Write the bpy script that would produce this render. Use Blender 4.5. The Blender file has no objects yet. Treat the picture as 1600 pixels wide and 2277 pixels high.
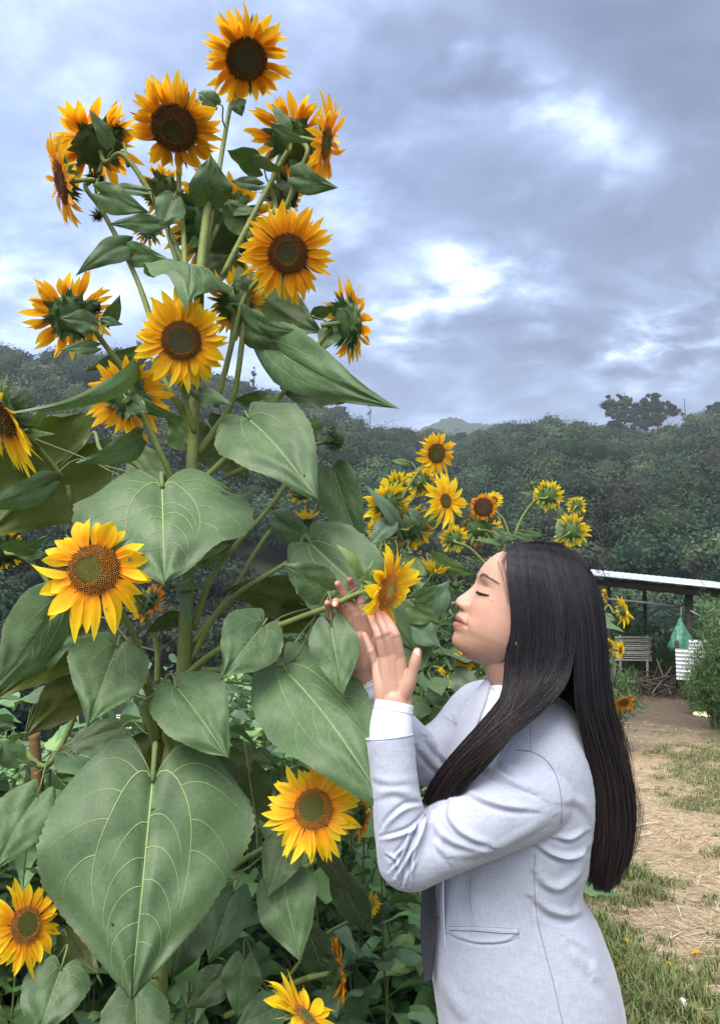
import bpy, math, random
import numpy as np
from mathutils import Vector, Matrix
from mathutils.bvhtree import BVHTree
R = math.radians
C = bpy.context.scene.collection
# ------------------------------------------------------------------ camera
PW, PH, FPX = 1600.0, 2277.0, 1720.0
PITCH = R(6.35)
CAM = np.array([0.0, 0.0, 1.45])
FWD = np.array([0.0, math.cos(PITCH), math.sin(PITCH)])
RGT = np.array([1.0, 0.0, 0.0])
UPV = np.cross(RGT, FWD)
cam_data = bpy.data.cameras.new('camera')
cam = bpy.data.objects.new('camera', cam_data)
C.objects.link(cam)
cam.location = CAM
cam.rotation_euler = (R(90) + PITCH, 0, 0)
cam_data.sensor_fit = 'VERTICAL'
cam_data.sensor_height = 24.0
cam_data.lens = 24.0 * FPX / PH
cam_data.clip_start = 0.05
cam_data.clip_end = 6000.0
bpy.context.scene.camera = cam
sc = bpy.context.scene
sc.view_settings.view_transform = 'Standard'
sc.view_settings.look = 'None'
sc.view_settings.exposure = 1.8
sc.view_settings.gamma = 1.0
sc.cycles.volume_bounces = 0
sc.cycles.max_bounces = 6
sc.cycles.transparent_max_bounces = 12
sc.cycles.volume_max_steps = 64

def P(px, py, d):
    """a point seen at photo position px,py standing d metres in front of the camera"""
    return CAM + d * (FWD + ((px - PW / 2) / FPX) * RGT + ((PH / 2 - py) / FPX) * UPV)

def ray(px, py):
    v = P(px, py, 1.0) - CAM
    return v / np.linalg.norm(v)

def proj(v):
    q = v - CAM
    z = q @ FWD
    return np.stack([PW / 2 + FPX * (q @ RGT) / z, PH / 2 - FPX * (q @ UPV) / z], -1)
# ------------------------------------------------------------------ sun
SUN_EL, SUN_AZ = 52.0, 205.0     # behind the viewer and high; azimuth clockwise from +Y
sun_data = bpy.data.lights.new('sun', 'SUN')
sun_data.energy = 1.5
sun_data.angle = R(38)
sun_data.color = (1.0, 0.945, 0.84)
sun = bpy.data.objects.new('sun', sun_data)
C.objects.link(sun)
sdir = np.array([math.sin(R(SUN_AZ)) * math.cos(R(SUN_EL)), math.cos(R(SUN_AZ)) * math.cos(R(SUN_EL)), math.sin(R(SUN_EL))])
sun.rotation_euler = Vector(-sdir).to_track_quat('-Z', 'Y').to_euler()
sun.location = (0, 0, 60)
# ------------------------------------------------------------------ world: cloudy sky
w = bpy.data.worlds.new('World'); sc.world = w; w.use_nodes = True
nt = w.node_tree; nt.nodes.clear()
def nd(tree, typ, **kw):
    n = tree.nodes.new(typ)
    for k, v in kw.items(): setattr(n, k, v)
    return n
def lk(tree, a, b): tree.links.new(a, b)
def mathn(tree, op, a, b=None, c=None, clamp=False):
    n = tree.nodes.new('ShaderNodeMath'); n.operation = op; n.use_clamp = clamp
    for i, x in enumerate((a, b, c)):
        if x is None: continue
        if isinstance(x, (int, float)): n.inputs[i].default_value = x
        else: tree.links.new(x, n.inputs[i])
    return n.outputs[0]
def mixc(tree, fac, a, b, blend='MIX'):
    n = tree.nodes.new('ShaderNodeMix'); n.data_type = 'RGBA'; n.blend_type = blend
    for idx, x in ((0, fac), (6, a), (7, b)):
        if isinstance(x, (int, float)): n.inputs[idx].default_value = x
        elif isinstance(x, tuple): n.inputs[idx].default_value = (*x, 1) if len(x) == 3 else x
        else: tree.links.new(x, n.inputs[idx])
    return n.outputs[2]
def ramp(tree, fac, stops, interp='LINEAR'):
    n = tree.nodes.new('ShaderNodeValToRGB'); cr = n.color_ramp; cr.interpolation = interp
    while len(cr.elements) < len(stops): cr.elements.new(0.5)
    for e, (p, c) in zip(cr.elements, stops):
        e.position = p; e.color = (c, c, c, 1) if isinstance(c, (int, float)) else (*c, 1)
    tree.links.new(fac, n.inputs[0]); return n.outputs[0]
def noise(tree, vec, scale, detail=6, rough=0.55, dist=0.0):
    n = tree.nodes.new('ShaderNodeTexNoise'); n.inputs['Scale'].default_value = scale
    n.inputs['Detail'].default_value = detail; n.inputs['Roughness'].default_value = rough
    n.inputs['Distortion'].default_value = dist
    if vec is not None: tree.links.new(vec, n.inputs['Vector'])
    return n.outputs[0]

tc = nd(nt, 'ShaderNodeTexCoord'); D_ = tc.outputs['Generated']
sky = nd(nt, 'ShaderNodeTexSky', sky_type='NISHITA'); sky.sun_disc = False
sky.sun_elevation = R(SUN_EL); sky.sun_rotation = R(SUN_AZ); sky.air_density = 1.2; sky.dust_density = 2.0
sep = nd(nt, 'ShaderNodeSeparateXYZ'); lk(nt, D_, sep.inputs[0])
zz = mathn(nt, 'ADD', mathn(nt, 'MAXIMUM', sep.outputs[2], 0.0), 0.30)
cmb = nd(nt, 'ShaderNodeCombineXYZ')
lk(nt, mathn(nt, 'DIVIDE', sep.outputs[0], zz), cmb.inputs[0]); lk(nt, mathn(nt, 'DIVIDE', sep.outputs[1], zz), cmb.inputs[1])
cl = cmb.outputs[0]
mp = nd(nt, 'ShaderNodeMapping'); mp.inputs['Scale'].default_value = (1.0, 1.25, 1.0); mp.inputs['Location'].default_value = (3.1, 1.7, 0.0)
lk(nt, cl, mp.inputs[0])
n1 = noise(nt, mp.outputs[0], 1.3, 3, 0.5, 0.2)
n2 = noise(nt, mp.outputs[0], 3.4, 7, 0.55, 0.35)
n3 = noise(nt, mp.outputs[0], 9.0, 6, 0.55, 0.3)
def blob(px, py, sig, k):
    d = ray(px, py)
    n = nt.nodes.new('ShaderNodeVectorMath'); n.operation = 'DOT_PRODUCT'
    lk(nt, D_, n.inputs[0]); n.inputs[1].default_value = d
    q = mathn(nt, 'MULTIPLY', mathn(nt, 'SUBTRACT', n.outputs[1], 1.0), 1.0 / (sig * sig))
    return mathn(nt, 'MULTIPLY', mathn(nt, 'EXPONENT', q), k)
# thin places in the cloud deck
tot = None
for b in [(1100, 600, .04, .26), (1225, 590, .04, .18), (1010, 670, .035, .20), (1040, 185, .04, .26), (1180, 215, .035, .24), (1390, 325, .045, .14), (1320, 280, .03, .14), (1470, 360, .03, .12), (1250, 250, .03, .1), (980, 570, .03, .12),
          (1350, 800, .028, .34), (1480, 775, .028, .34), (1200, 765, .025, .30), (890, 735, .03, .28), (1420, 640, .03, .12), (870, 370, .05, .14), (1580, 690, .045, .26),
          (60, 620, .06, .18), (650, 600, .12, .1), (760, 20, .1, .1), (250, 100, .1, .1)]:
    x = blob(*b); tot = x if tot is None else mathn(nt, 'ADD', tot, x)
# thick places
for b in [(1450, 100, .2, -.12), (1150, 440, .12, -.12), (1480, 520, .10, -.10), (150, 260, .2, -.03), (1250, 880, .06, -.05), (1000, 330, .1, -.04)]:
    tot = mathn(nt, 'ADD', tot, blob(*b))
dens = mathn(nt, 'ADD', mathn(nt, 'MULTIPLY', n1, 0.55), mathn(nt, 'MULTIPLY', n2, 0.92))
dens = mathn(nt, 'ADD', dens, mathn(nt, 'MULTIPLY', n3, 0.46))
fac = mathn(nt, 'ADD', mathn(nt, 'SUBTRACT', dens, 0.485), mathn(nt, 'MULTIPLY', tot, mathn(nt, 'MAXIMUM', mathn(nt, 'MINIMUM', mathn(nt, 'MULTIPLY_ADD', mathn(nt, 'ADD', mathn(nt, 'MULTIPLY', n2, .35), mathn(nt, 'MULTIPLY', n3, .65)), 6.0, -2.2), 1.25), 0.15)))
K = 0.64
cloud = ramp(nt, fac, [(0.28, (.085*K, .104*K, .170*K)), (0.42, (.122*K, .155*K, .238*K)), (0.54, (.190*K, .238*K, .362*K)), (0.66, (.30*K, .375*K, .53*K)), (0.80, (.58*K, .65*K, .76*K)), (0.98, (.84*K, .87*K, .89*K))])
# left part of the sky is thinner and bluer
side = mathn(nt, 'MULTIPLY_ADD', sep.outputs[0], -1.3, 0.42, clamp=True)
blue = ramp(nt, fac, [(0.28, (.170*K, .228*K, .39*K)), (0.5, (.235*K, .315*K, .52*K)), (0.62, (.30*K, .40*K, .66*K)), (0.9, (.6*K, .7*K, .88*K))])
ccol = mixc(nt, side, cloud, blue)
# the cloud deck is brighter round the hidden sun, behind the viewer
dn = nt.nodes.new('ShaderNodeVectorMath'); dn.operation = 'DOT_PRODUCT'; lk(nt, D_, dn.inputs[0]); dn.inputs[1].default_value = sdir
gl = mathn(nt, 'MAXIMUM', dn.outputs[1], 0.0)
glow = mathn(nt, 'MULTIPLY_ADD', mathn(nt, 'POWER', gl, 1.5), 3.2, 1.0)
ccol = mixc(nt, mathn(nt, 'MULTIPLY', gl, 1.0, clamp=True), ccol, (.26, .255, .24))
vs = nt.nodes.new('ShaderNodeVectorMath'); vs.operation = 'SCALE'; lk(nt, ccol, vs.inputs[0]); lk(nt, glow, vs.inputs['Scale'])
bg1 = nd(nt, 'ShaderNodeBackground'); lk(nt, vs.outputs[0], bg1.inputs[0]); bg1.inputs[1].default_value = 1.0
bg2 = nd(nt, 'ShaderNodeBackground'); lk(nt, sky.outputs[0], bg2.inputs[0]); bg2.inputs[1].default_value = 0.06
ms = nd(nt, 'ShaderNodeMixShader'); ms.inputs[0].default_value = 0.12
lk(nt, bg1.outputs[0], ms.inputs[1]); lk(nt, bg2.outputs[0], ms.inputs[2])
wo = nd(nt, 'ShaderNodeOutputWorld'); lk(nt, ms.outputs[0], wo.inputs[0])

# ------------------------------------------------------------------ helpers
def mat(name, base=(.5, .5, .5), rough=.6, spec=.5, **kw):
    m = bpy.data.materials.new(name); m.use_nodes = True
    b = m.node_tree.nodes['Principled BSDF']
    b.inputs['Base Color'].default_value = (*base, 1); b.inputs['Roughness'].default_value = rough
    b.inputs['Specular IOR Level'].default_value = spec
    for k, v in kw.items(): b.inputs[k].default_value = v
    return m
def bsdf(m): return m.node_tree.nodes['Principled BSDF']

class MB:
    """collects vertices and faces of ONE mesh"""
    def __init__(s): s.v = []; s.q = []; s.t = []; s.c = []; s.n = 0
    def add(s, v, quads=None, tris=None, col=None):
        v = np.asarray(v, float).reshape(-1, 3)
        if quads is not None and len(quads): s.q.append(np.asarray(quads, np.int64) + s.n)
        if tris is not None and len(tris): s.t.append(np.asarray(tris, np.int64) + s.n)
        s.v.append(v)
        if col is None: col = (1, 1, 1)
        c = np.asarray(col, float)
        if c.ndim == 1: c = np.tile(c, (len(v), 1))
        s.c.append(c); s.n += len(v)
    def build(s, name, m, parent=None, smooth=True, origin=None, link=True):
        v = np.concatenate(s.v); c = np.concatenate(s.c)
        if parent is not None: origin = ORG[parent.name]
        org = np.zeros(3) if origin is None else np.asarray(origin, float)
        q = np.concatenate(s.q) if s.q else np.zeros((0, 4), np.int64)
        t = np.concatenate(s.t) if s.t else np.zeros((0, 3), np.int64)
        me = bpy.data.meshes.new(name)
        me.vertices.add(len(v)); me.vertices.foreach_set('co', (v - org).astype(np.float32).ravel())
        loops = np.concatenate([q.ravel(), t.ravel()])
        me.loops.add(len(loops)); me.loops.foreach_set('vertex_index', loops.astype(np.int32))
        nq, n3_ = len(q), len(t)
        starts = np.concatenate([np.arange(nq) * 4, nq * 4 + np.arange(n3_) * 3])
        me.polygons.add(nq + n3_); me.polygons.foreach_set('loop_start', starts.astype(np.int32))
        me.update(calc_edges=True)
        if smooth: me.polygons.foreach_set('use_smooth', np.ones(nq + n3_, bool))
        a = me.color_attributes.new('Col', 'FLOAT_COLOR', 'POINT')
        a.data.foreach_set('color', np.concatenate([c, np.ones((len(c), 1))], 1).astype(np.float32).ravel())
        me.materials.append(m); me.update()
        o = bpy.data.objects.new(name, me)
        if link: C.objects.link(o)
        if parent is not None: o.parent = parent; ORG[o.name] = org
        else: o.location = org; ORG[o.name] = org
        return o
ORG = {}
def tag(o, label=None, cat=None, group=None, kind=None):
    if label: o['label'] = label
    if cat: o['category'] = cat
    if group: o['group'] = group
    if kind: o['kind'] = kind
    return o
def thing(name, loc, label, cat, group=None):
    o = bpy.data.objects.new(name, None); C.objects.link(o); o.location = loc
    o.empty_display_size = 0.1
    ORG[o.name] = np.asarray(loc, float)
    return tag(o, label, cat, group)
def nrm(v):
    v = np.asarray(v, float); return v / (np.linalg.norm(v, axis=-1, keepdims=True) + 1e-12)
def spline(pts, n):
    """Catmull-Rom through points of any dimension"""
    p = np.asarray(pts, float)
    if len(p) == 2: 
        t = np.linspace(0, 1, n)[:, None]; return p[0] * (1 - t) + p[1] * t
    e = np.vstack([2 * p[0] - p[1], p, 2 * p[-1] - p[-2]])
    u = np.linspace(0, len(p) - 1 - 1e-9, n); i = np.floor(u).astype(int); f = (u - i)[:, None]
    a, b, c, d = e[i], e[i + 1], e[i + 2], e[i + 3]
    return 0.5 * (2 * b + (c - a) * f + (2 * a - 5 * b + 4 * c - d) * f ** 2 + (3 * b - a - 3 * c + d) * f ** 3)
def frames(p):
    t = nrm(np.gradient(p, axis=0)); n = np.zeros_like(p)
    a = np.array([0, 0, 1.0]) if abs(t[0][2]) < .9 else np.array([1.0, 0, 0])
    n[0] = nrm(np.cross(t[0], a))
    for i in range(1, len(p)):
        q = n[i - 1] - t[i] * (n[i - 1] @ t[i]); n[i] = q / (np.linalg.norm(q) + 1e-12)
    return t, n, np.cross(t, n)
def grid_faces(nu, nv, wrap=False):
    i, j = np.meshgrid(np.arange(nu - 1), np.arange(nv if wrap else nv - 1), indexing='ij')
    a = i * nv + j; b = i * nv + (j + 1) % nv
    return np.stack([a, b, b + nv, a + nv], -1).reshape(-1, 4)
def tube(mb, pts, rad, sides=8, col=None, caps=True):
    p = np.asarray(pts, float); k = len(p); t, n, b = frames(p)
    rad = np.broadcast_to(np.asarray(rad, float), (k,))
    a = np.linspace(0, 2 * np.pi, sides, endpoint=False)
    v = p[:, None] + rad[:, None, None] * (np.cos(a)[None, :, None] * n[:, None] + np.sin(a)[None, :, None] * b[:, None])
    q = grid_faces(k, sides, True); v = v.reshape(-1, 3); tr = []
    if caps:
        v = np.vstack([v, p[0], p[-1]]); i0 = k * sides
        for j in range(sides):
            tr.append((i0, (j + 1) % sides, j)); tr.append((i0 + 1, (k - 1) * sides + j, (k - 1) * sides + (j + 1) % sides))
    c = None
    if col is not None:
        c = np.asarray(col, float)
        if c.ndim == 2: c = np.vstack([np.repeat(c, sides, 0)] + ([c[:1], c[-1:]] if caps else []))
    mb.add(v, q, tr, c)
def rot_to(z, roll=0.0):
    z = nrm(z); a = np.array([0, 0, 1.0]) if abs(z[2]) < .95 else np.array([0, 1.0, 0])
    x = nrm(np.cross(a, z)); y = np.cross(z, x)
    c, s = math.cos(roll), math.sin(roll)
    return np.stack([x * c + y * s, -x * s + y * c, z], 1)
def box(mb, c, size, rot=None, col=None):
    s = np.asarray(size) / 2.0
    v = np.array([(x, y, z) for x in (-1, 1) for y in (-1, 1) for z in (-1, 1)], float) * s
    if rot is not None: v = v @ np.asarray(rot).T
    mb.add(v + np.asarray(c), [(0, 1, 3, 2), (4, 6, 7, 5), (0, 4, 5, 1), (2, 3, 7, 6), (0, 2, 6, 4), (1, 5, 7, 3)], None, col)
def vnoise(p, seed=0):
    """cheap smooth pseudo noise -1..1 from summed sines"""
    r = np.random.default_rng(seed); p = np.asarray(p, float); o = 0
    for k in range(5):
        d = r.normal(size=3); d /= np.linalg.norm(d); f = 1.0 * 1.6 ** k
        o = o + np.sin((p @ d) * f * 2.2 + r.uniform(0, 6.28) + 1.3 * np.sin((p @ np.roll(d, 1)) * f * 1.7)) / 1.35 ** k
    return o / 3.0
# ------------------------------------------------------------------ materials
def vcol_mat(name, rough=.6, spec=.5, transl=0.0, bump=None, nscale=None, namp=.0, sheen=0.0, coord='Object'):
    m = bpy.data.materials.new(name); m.use_nodes = True; t = m.node_tree
    b = bsdf(m); out = t.nodes['Material Output']
    va = nd(t, 'ShaderNodeVertexColor'); va.layer_name = 'Col'; col = va.outputs[0]
    tcn = nd(t, 'ShaderNodeTexCoord')
    if nscale:
        nz = noise(t, tcn.outputs[coord], nscale, 5, .6)
        col = mixc(t, 1.0, col, ramp(t, nz, [(.3, 1 - namp), (.7, 1 + namp)]), 'MULTIPLY')
    lk(t, col, b.inputs['Base Color'])
    b.inputs['Roughness'].default_value = rough; b.inputs['Specular IOR Level'].default_value = spec
    if sheen: b.inputs['Sheen Weight'].default_value = sheen
    if bump:
        nb = noise(t, tcn.outputs[coord], bump[0], 4, .6); bp = nd(t, 'ShaderNodeBump')
        bp.inputs['Strength'].default_value = bump[1]; bp.inputs['Distance'].default_value = bump[2]
        lk(t, nb, bp.inputs['Height']); lk(t, bp.outputs[0], b.inputs['Normal'])
    if transl:
        tr = nd(t, 'ShaderNodeBsdfTranslucent'); lk(t, col, tr.inputs[0]); mx = nd(t, 'ShaderNodeMixShader')
        mx.inputs[0].default_value = transl; lk(t, b.outputs[0], mx.inputs[1]); lk(t, tr.outputs[0], mx.inputs[2]); lk(t, mx.outputs[0], out.inputs[0])
    return m
M = {}
M['petal'] = vcol_mat('petal', .5, .2, .48, nscale=60, namp=.08)
M['disc'] = vcol_mat('flower_disc', .8, .15)
M['bract'] = vcol_mat('bract', .6, .3, .12, nscale=50, namp=.2)
M['stem'] = vcol_mat('stem', .6, .3, 0, bump=(90, .5, .004), nscale=25, namp=.2)
def leaf_mat():
    m = bpy.data.materials.new('sunflower_leaf'); m.use_nodes = True; t = m.node_tree; b = bsdf(m); out = t.nodes['Material Output']
    va = nd(t, 'ShaderNodeVertexColor'); va.layer_name = 'Col'
    tcn = nd(t, 'ShaderNodeTexCoord'); geo = nd(t, 'ShaderNodeNewGeometry')
    nz = noise(t, tcn.outputs['Object'], 14, 6, .6, .3)
    nf = noise(t, tcn.outputs['Object'], 160, 3, .6)
    col = mixc(t, 1.0, va.outputs[0], ramp(t, nz, [(.28, .74), (.72, 1.22)]), 'MULTIPLY')
    col = mixc(t, 1.0, col, ramp(t, nf, [(.3, .88), (.7, 1.12)]), 'MULTIPLY')
    sp = noise(t, tcn.outputs['Object'], 42, 4, .65); col = mixc(t, ramp(t, sp, [(.70, 0.0), (.78, .55)]), col, (.11, .075, .03))
    vor0 = nd(t, 'ShaderNodeTexVoronoi'); vor0.feature = 'DISTANCE_TO_EDGE'; vor0.inputs['Scale'].default_value = 70; lk(t, tcn.outputs['Object'], vor0.inputs['Vector'])
    col = mixc(t, ramp(t, vor0.outputs[0], [(0.0, .07), (.09, 0.0)]), col, (.24, .30, .13))
    und = mixc(t, 1.0, col, (1.0, .95, .72), 'MULTIPLY')
    col2 = mixc(t, geo.outputs['Backfacing'], col, und)
    lk(t, col2, b.inputs['Base Color'])
    b.inputs['Roughness'].default_value = .50; b.inputs['Specular IOR Level'].default_value = .36
    b.inputs['Sheen Weight'].default_value = .0; b.inputs['Sheen Roughness'].default_value = .5
    nb = noise(t, tcn.outputs['Object'], 75, 4, .6); vor = nd(t, 'ShaderNodeTexVoronoi'); vor.feature = 'DISTANCE_TO_EDGE'; vor.inputs['Scale'].default_value = 95
    lk(t, tcn.outputs['Object'], vor.inputs['Vector'])
    hh = mathn(t, 'ADD', nb, mathn(t, 'MULTIPLY', mathn(t, 'MINIMUM', vor.outputs[0], .12), 1.2))
    bp = nd(t, 'ShaderNodeBump'); bp.inputs['Strength'].default_value = .3; bp.inputs['Distance'].default_value = .002
    lk(t, hh, bp.inputs['Height']); lk(t, bp.outputs[0], b.inputs['Normal'])
    tr = nd(t, 'ShaderNodeBsdfTranslucent'); tcl = mixc(t, 1.0, col, (1.15, 1.35, .35), 'MULTIPLY'); lk(t, tcl, tr.inputs[0])
    mx = nd(t, 'ShaderNodeMixShader'); mx.inputs[0].default_value = .2
    lk(t, b.outputs[0], mx.inputs[1]); lk(t, tr.outputs[0], mx.inputs[2]); lk(t, mx.outputs[0], out.inputs[0])
    return m
M['leaf'] = leaf_mat()
M['vein'] = vcol_mat('leaf_vein', .55, .3)
M['canopy'] = vcol_mat('forest_foliage', .8, .1, .1, nscale=.9, namp=.2)
M['weed'] = vcol_mat('weed_leaf', .5, .35, .2, nscale=30, namp=.2)
M['grass'] = vcol_mat('grass_blade', .6, .2, .15)
M['straw'] = vcol_mat('dry_straw', .8, .2)
M['wood'] = vcol_mat('weathered_wood', .85, .2, 0, bump=(60, .6, .006), nscale=18, namp=.3)
M['bark'] = vcol_mat('bark', .9, .1, 0, nscale=2, namp=.3)
# blazer cloth
def cloth(name, base, wscale, sheen=.25, var=.10, bstr=.25):
    m = bpy.data.materials.new(name); m.use_nodes = True; t = m.node_tree; b = bsdf(m)
    tcn = nd(t, 'ShaderNodeTexCoord')
    def dirn(sx, sy, sz):
        mpn = nd(t, 'ShaderNodeMapping'); mpn.inputs['Scale'].default_value = (sx, sy, sz); lk(t, tcn.outputs['Object'], mpn.inputs[0])
        return noise(t, mpn.outputs[0], 1.0, 3, .6)
    warp = dirn(wscale, wscale, wscale * .08); weft = dirn(wscale * .12, wscale * .12, wscale)
    big = noise(t, tcn.outputs['Object'], 9, 4, .6)
    h = mathn(t, 'ADD', mathn(t, 'MULTIPLY', warp, .55), mathn(t, 'MULTIPLY', weft, .45))
    fac = mathn(t, 'ADD', mathn(t, 'MULTIPLY', mathn(t, 'SUBTRACT', h, .5), 1.9), mathn(t, 'MULTIPLY', mathn(t, 'SUBTRACT', big, .5), .25))
    cm = ramp(t, mathn(t, 'ADD', fac, .5), [(.2, tuple(x * (1 - var * 1.6) for x in base)), (.8, tuple(min(1, x * (1 + var)) for x in base))])
    lk(t, cm, b.inputs['Base Color']); b.inputs['Roughness'].default_value = .85; b.inputs['Specular IOR Level'].default_value = .2
    b.inputs['Sheen Weight'].default_value = sheen; b.inputs['Sheen Roughness'].default_value = .4
    bp = nd(t, 'ShaderNodeBump'); bp.inputs['Strength'].default_value = bstr; bp.inputs['Distance'].default_value = .0015
    lk(t, h, bp.inputs['Height']); lk(t, bp.outputs[0], b.inputs['Normal'])
    return m
M['blazer'] = cloth('blazer_cloth', (.35, .374, .475), 620)
M['shirt'] = cloth('shirt_cloth', (.56, .61, .74), 900, .1, .03, .12)
M['tie'] = cloth('tie_cloth', (.035, .035, .05), 700, .1, .3)
M['trouser'] = cloth('trouser_cloth', (.35, .374, .475), 620)
M['seam'] = mat('seam_thread', (.17, .18, .25), .9, .1)
M['shoe'] = mat('shoe_leather', (.02, .02, .022), .4, .5)
def skin_mat():
    m = bpy.data.materials.new('skin'); m.use_nodes = True; t = m.node_tree; b = bsdf(m)
    va = nd(t, 'ShaderNodeVertexColor'); va.layer_name = 'Col'; tcn = nd(t, 'ShaderNodeTexCoord')
    nz = noise(t, tcn.outputs['Object'], 38, 5, .6); nf = noise(t, tcn.outputs['Object'], 400, 3, .6)
    col = mixc(t, 1.0, va.outputs[0], ramp(t, nz, [(.3, (.95, .92, .91)), (.7, (1.05, 1.04, 1.03))]), 'MULTIPLY')
    lk(t, col, b.inputs['Base Color']); b.inputs['Roughness'].default_value = .46; b.inputs['Specular IOR Level'].default_value = .4
    b.inputs['Subsurface Weight'].default_value = .18; b.inputs['Subsurface Radius'].default_value = (1, .35, .2); b.inputs['Subsurface Scale'].default_value = .006
    bp = nd(t, 'ShaderNodeBump'); bp.inputs['Strength'].default_value = .12; bp.inputs['Distance'].default_value = .0008
    lk(t, nf, bp.inputs['Height']); lk(t, bp.outputs[0], b.inputs['Normal'])
    return m
M['skin'] = skin_mat()
M['nail'] = mat('finger_nail', (.75, .48, .42), .3, .5)
M['brow'] = mat('eyebrow_hair', (.13, .095, .08), .6, .2)
M['lash'] = mat('eye_lash', (.01, .008, .008), .5, .3)
def hair_mat():
    m = bpy.data.materials.new('hair'); m.use_nodes = True; t = m.node_tree; b = bsdf(m)
    va = nd(t, 'ShaderNodeVertexColor'); va.layer_name = 'Col'; lk(t, va.outputs[0], b.inputs['Base Color'])
    b.inputs['Roughness'].default_value = .55; b.inputs['Specular IOR Level'].default_value = .30
    return m
M['hair'] = hair_mat()
M['metal'] = mat('silver', (.7, .7, .72), .3, .5, Metallic=1.0)
M['gold'] = mat('gold_earring', (.75, .55, .25), .3, .5, Metallic=1.0)
# ------------------------------------------------------------------ ground and hills (one sheet)
def ridge_px(x):
    xs = [-900, -300, 0, 60, 140, 220, 300, 400, 500, 570, 640, 700, 780, 830, 900, 960, 1100, 1170, 1240, 1400, 1520, 1600, 1900, 2600]
    ys = [640, 720, 772, 775, 782, 800, 800, 808, 828, 850, 880, 896, 917, 930, 932, 942, 955, 942, 927, 935, 930, 920, 890, 900]
    return np.interp(x, xs, ys)
def ridge_R(x): return np.interp(x, [-900, 0, 500, 900, 1200, 1600, 2600], [150, 165, 190, 220, 205, 185, 170])
HZ = 1330.0
def hill_z(az, r):
    """terrain height for azimuth az (rad from +Y towards +X) and distance r"""
    az = np.asarray(az); r = np.asarray(r)
    azc = np.clip(az, -1.05, 1.05)
    x = PW / 2 + FPX * np.tan(azc); y = ridge_px(x); Rr = ridge_R(x)
    dist = Rr / np.cos(azc) * np.cos(azc)
    H = (HZ - y) / FPX * Rr * 1.0 + 1.45 - np.interp(x, [0, 500, 900, 1150, 1300], [4.0, 4.6, 6.6, 6.4, 5.4])
    dd_ = r * np.cos(azc); s = np.clip((dd_ - 24.0) / (Rr - 24.0), 0, 1.35)
    up = np.where(s < 1, s, 1 - (s - 1) * .55)
    e0 = np.interp(az, [-3, .13, .24, 3], [4.6, 5.2, 14.0, 14.0]); dk = np.clip((dd_ - e0) / (26.0 - e0), 0, 1); dk = dk * dk * (3 - 2 * dk)
    z = H * up - 7.6 * dk * np.clip(1 - s, 0, 1)
    ravine = np.sin(az * 23 + r * .012 + 1.0) * 2.6 + np.sin(az * 51 - r * .02 + 2.2) * 1.4
    z = z + ravine * np.clip(s, 0, 1) * np.clip(1.25 - s, 0, 1) * 1.6
    back = np.cos(az) < .3
    z = np.where(back, z * .25, z)
    return np.where(back & (r < 30), 0, z)
def far_flat(az, r): return hill_z(az, r)
def ground_z(x, y):
    x = np.asarray(x, float); y = np.asarray(y, float)
    r = np.hypot(x, y); az = np.arctan2(x, y)
    z = far_flat(az, r)
    return z + .02 * np.sin(x * 2.1) * np.sin(y * 1.7 + .6) + .012 * np.sin(x * 5.3 + y * 3.1)
def patch(x, y):
    """1 where grass grows, 0 on the bare trodden soil"""
    p = np.stack([x * 1.5, y * 1.0, x * 0], -1)
    a = vnoise(p * 1.7, 5) * .6 + vnoise(p * 4.0, 6) * .5 + vnoise(p * 11.0, 7) * .45
    path = np.exp(-((x - (1.55 + .17 * (y - 3))) / (.30 + .05 * y)) ** 2)
    return 1 / (1 + np.exp(-(a * 3.0 + 2.0 - 3.1 * path - 1.8 * np.clip((y - 6.5) / 2.5, 0, 1)) * 2.2))
rr = np.concatenate([[0.0], np.geomspace(.5, 20, 120), np.linspace(20.6, 300, 130), np.geomspace(330, 640, 8)])
aa = np.concatenate([np.linspace(-.95, .95, 320), np.linspace(1.0, 2 * np.pi - 1.0, 60)])
A_, R_ = np.meshgrid(aa, rr)
gx, gy = R_ * np.sin(A_), R_ * np.cos(A_)
gz = ground_z(gx, gy)
gz = np.where(R_ > 300, gz * .0 - 3, gz)
gz = np.where((R_ > 250) & (R_ <= 300), gz * .6, gz)
g = MB()
pc = patch(gx, gy)
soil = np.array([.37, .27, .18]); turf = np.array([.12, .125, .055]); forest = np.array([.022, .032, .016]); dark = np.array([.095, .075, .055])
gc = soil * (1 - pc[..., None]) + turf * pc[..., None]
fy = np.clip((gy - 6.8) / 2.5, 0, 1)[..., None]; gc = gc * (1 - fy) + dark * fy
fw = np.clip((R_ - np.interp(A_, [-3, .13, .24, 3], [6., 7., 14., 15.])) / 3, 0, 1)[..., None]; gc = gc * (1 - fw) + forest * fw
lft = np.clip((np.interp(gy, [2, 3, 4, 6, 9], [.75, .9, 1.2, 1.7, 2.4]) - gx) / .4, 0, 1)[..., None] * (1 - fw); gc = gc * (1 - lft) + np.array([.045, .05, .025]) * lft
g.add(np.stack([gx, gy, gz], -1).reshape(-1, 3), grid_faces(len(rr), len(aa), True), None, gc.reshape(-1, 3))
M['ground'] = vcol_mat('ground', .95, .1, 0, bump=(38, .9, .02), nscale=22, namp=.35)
tag(g.build('ground', M['ground']), kind='structure')

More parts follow.
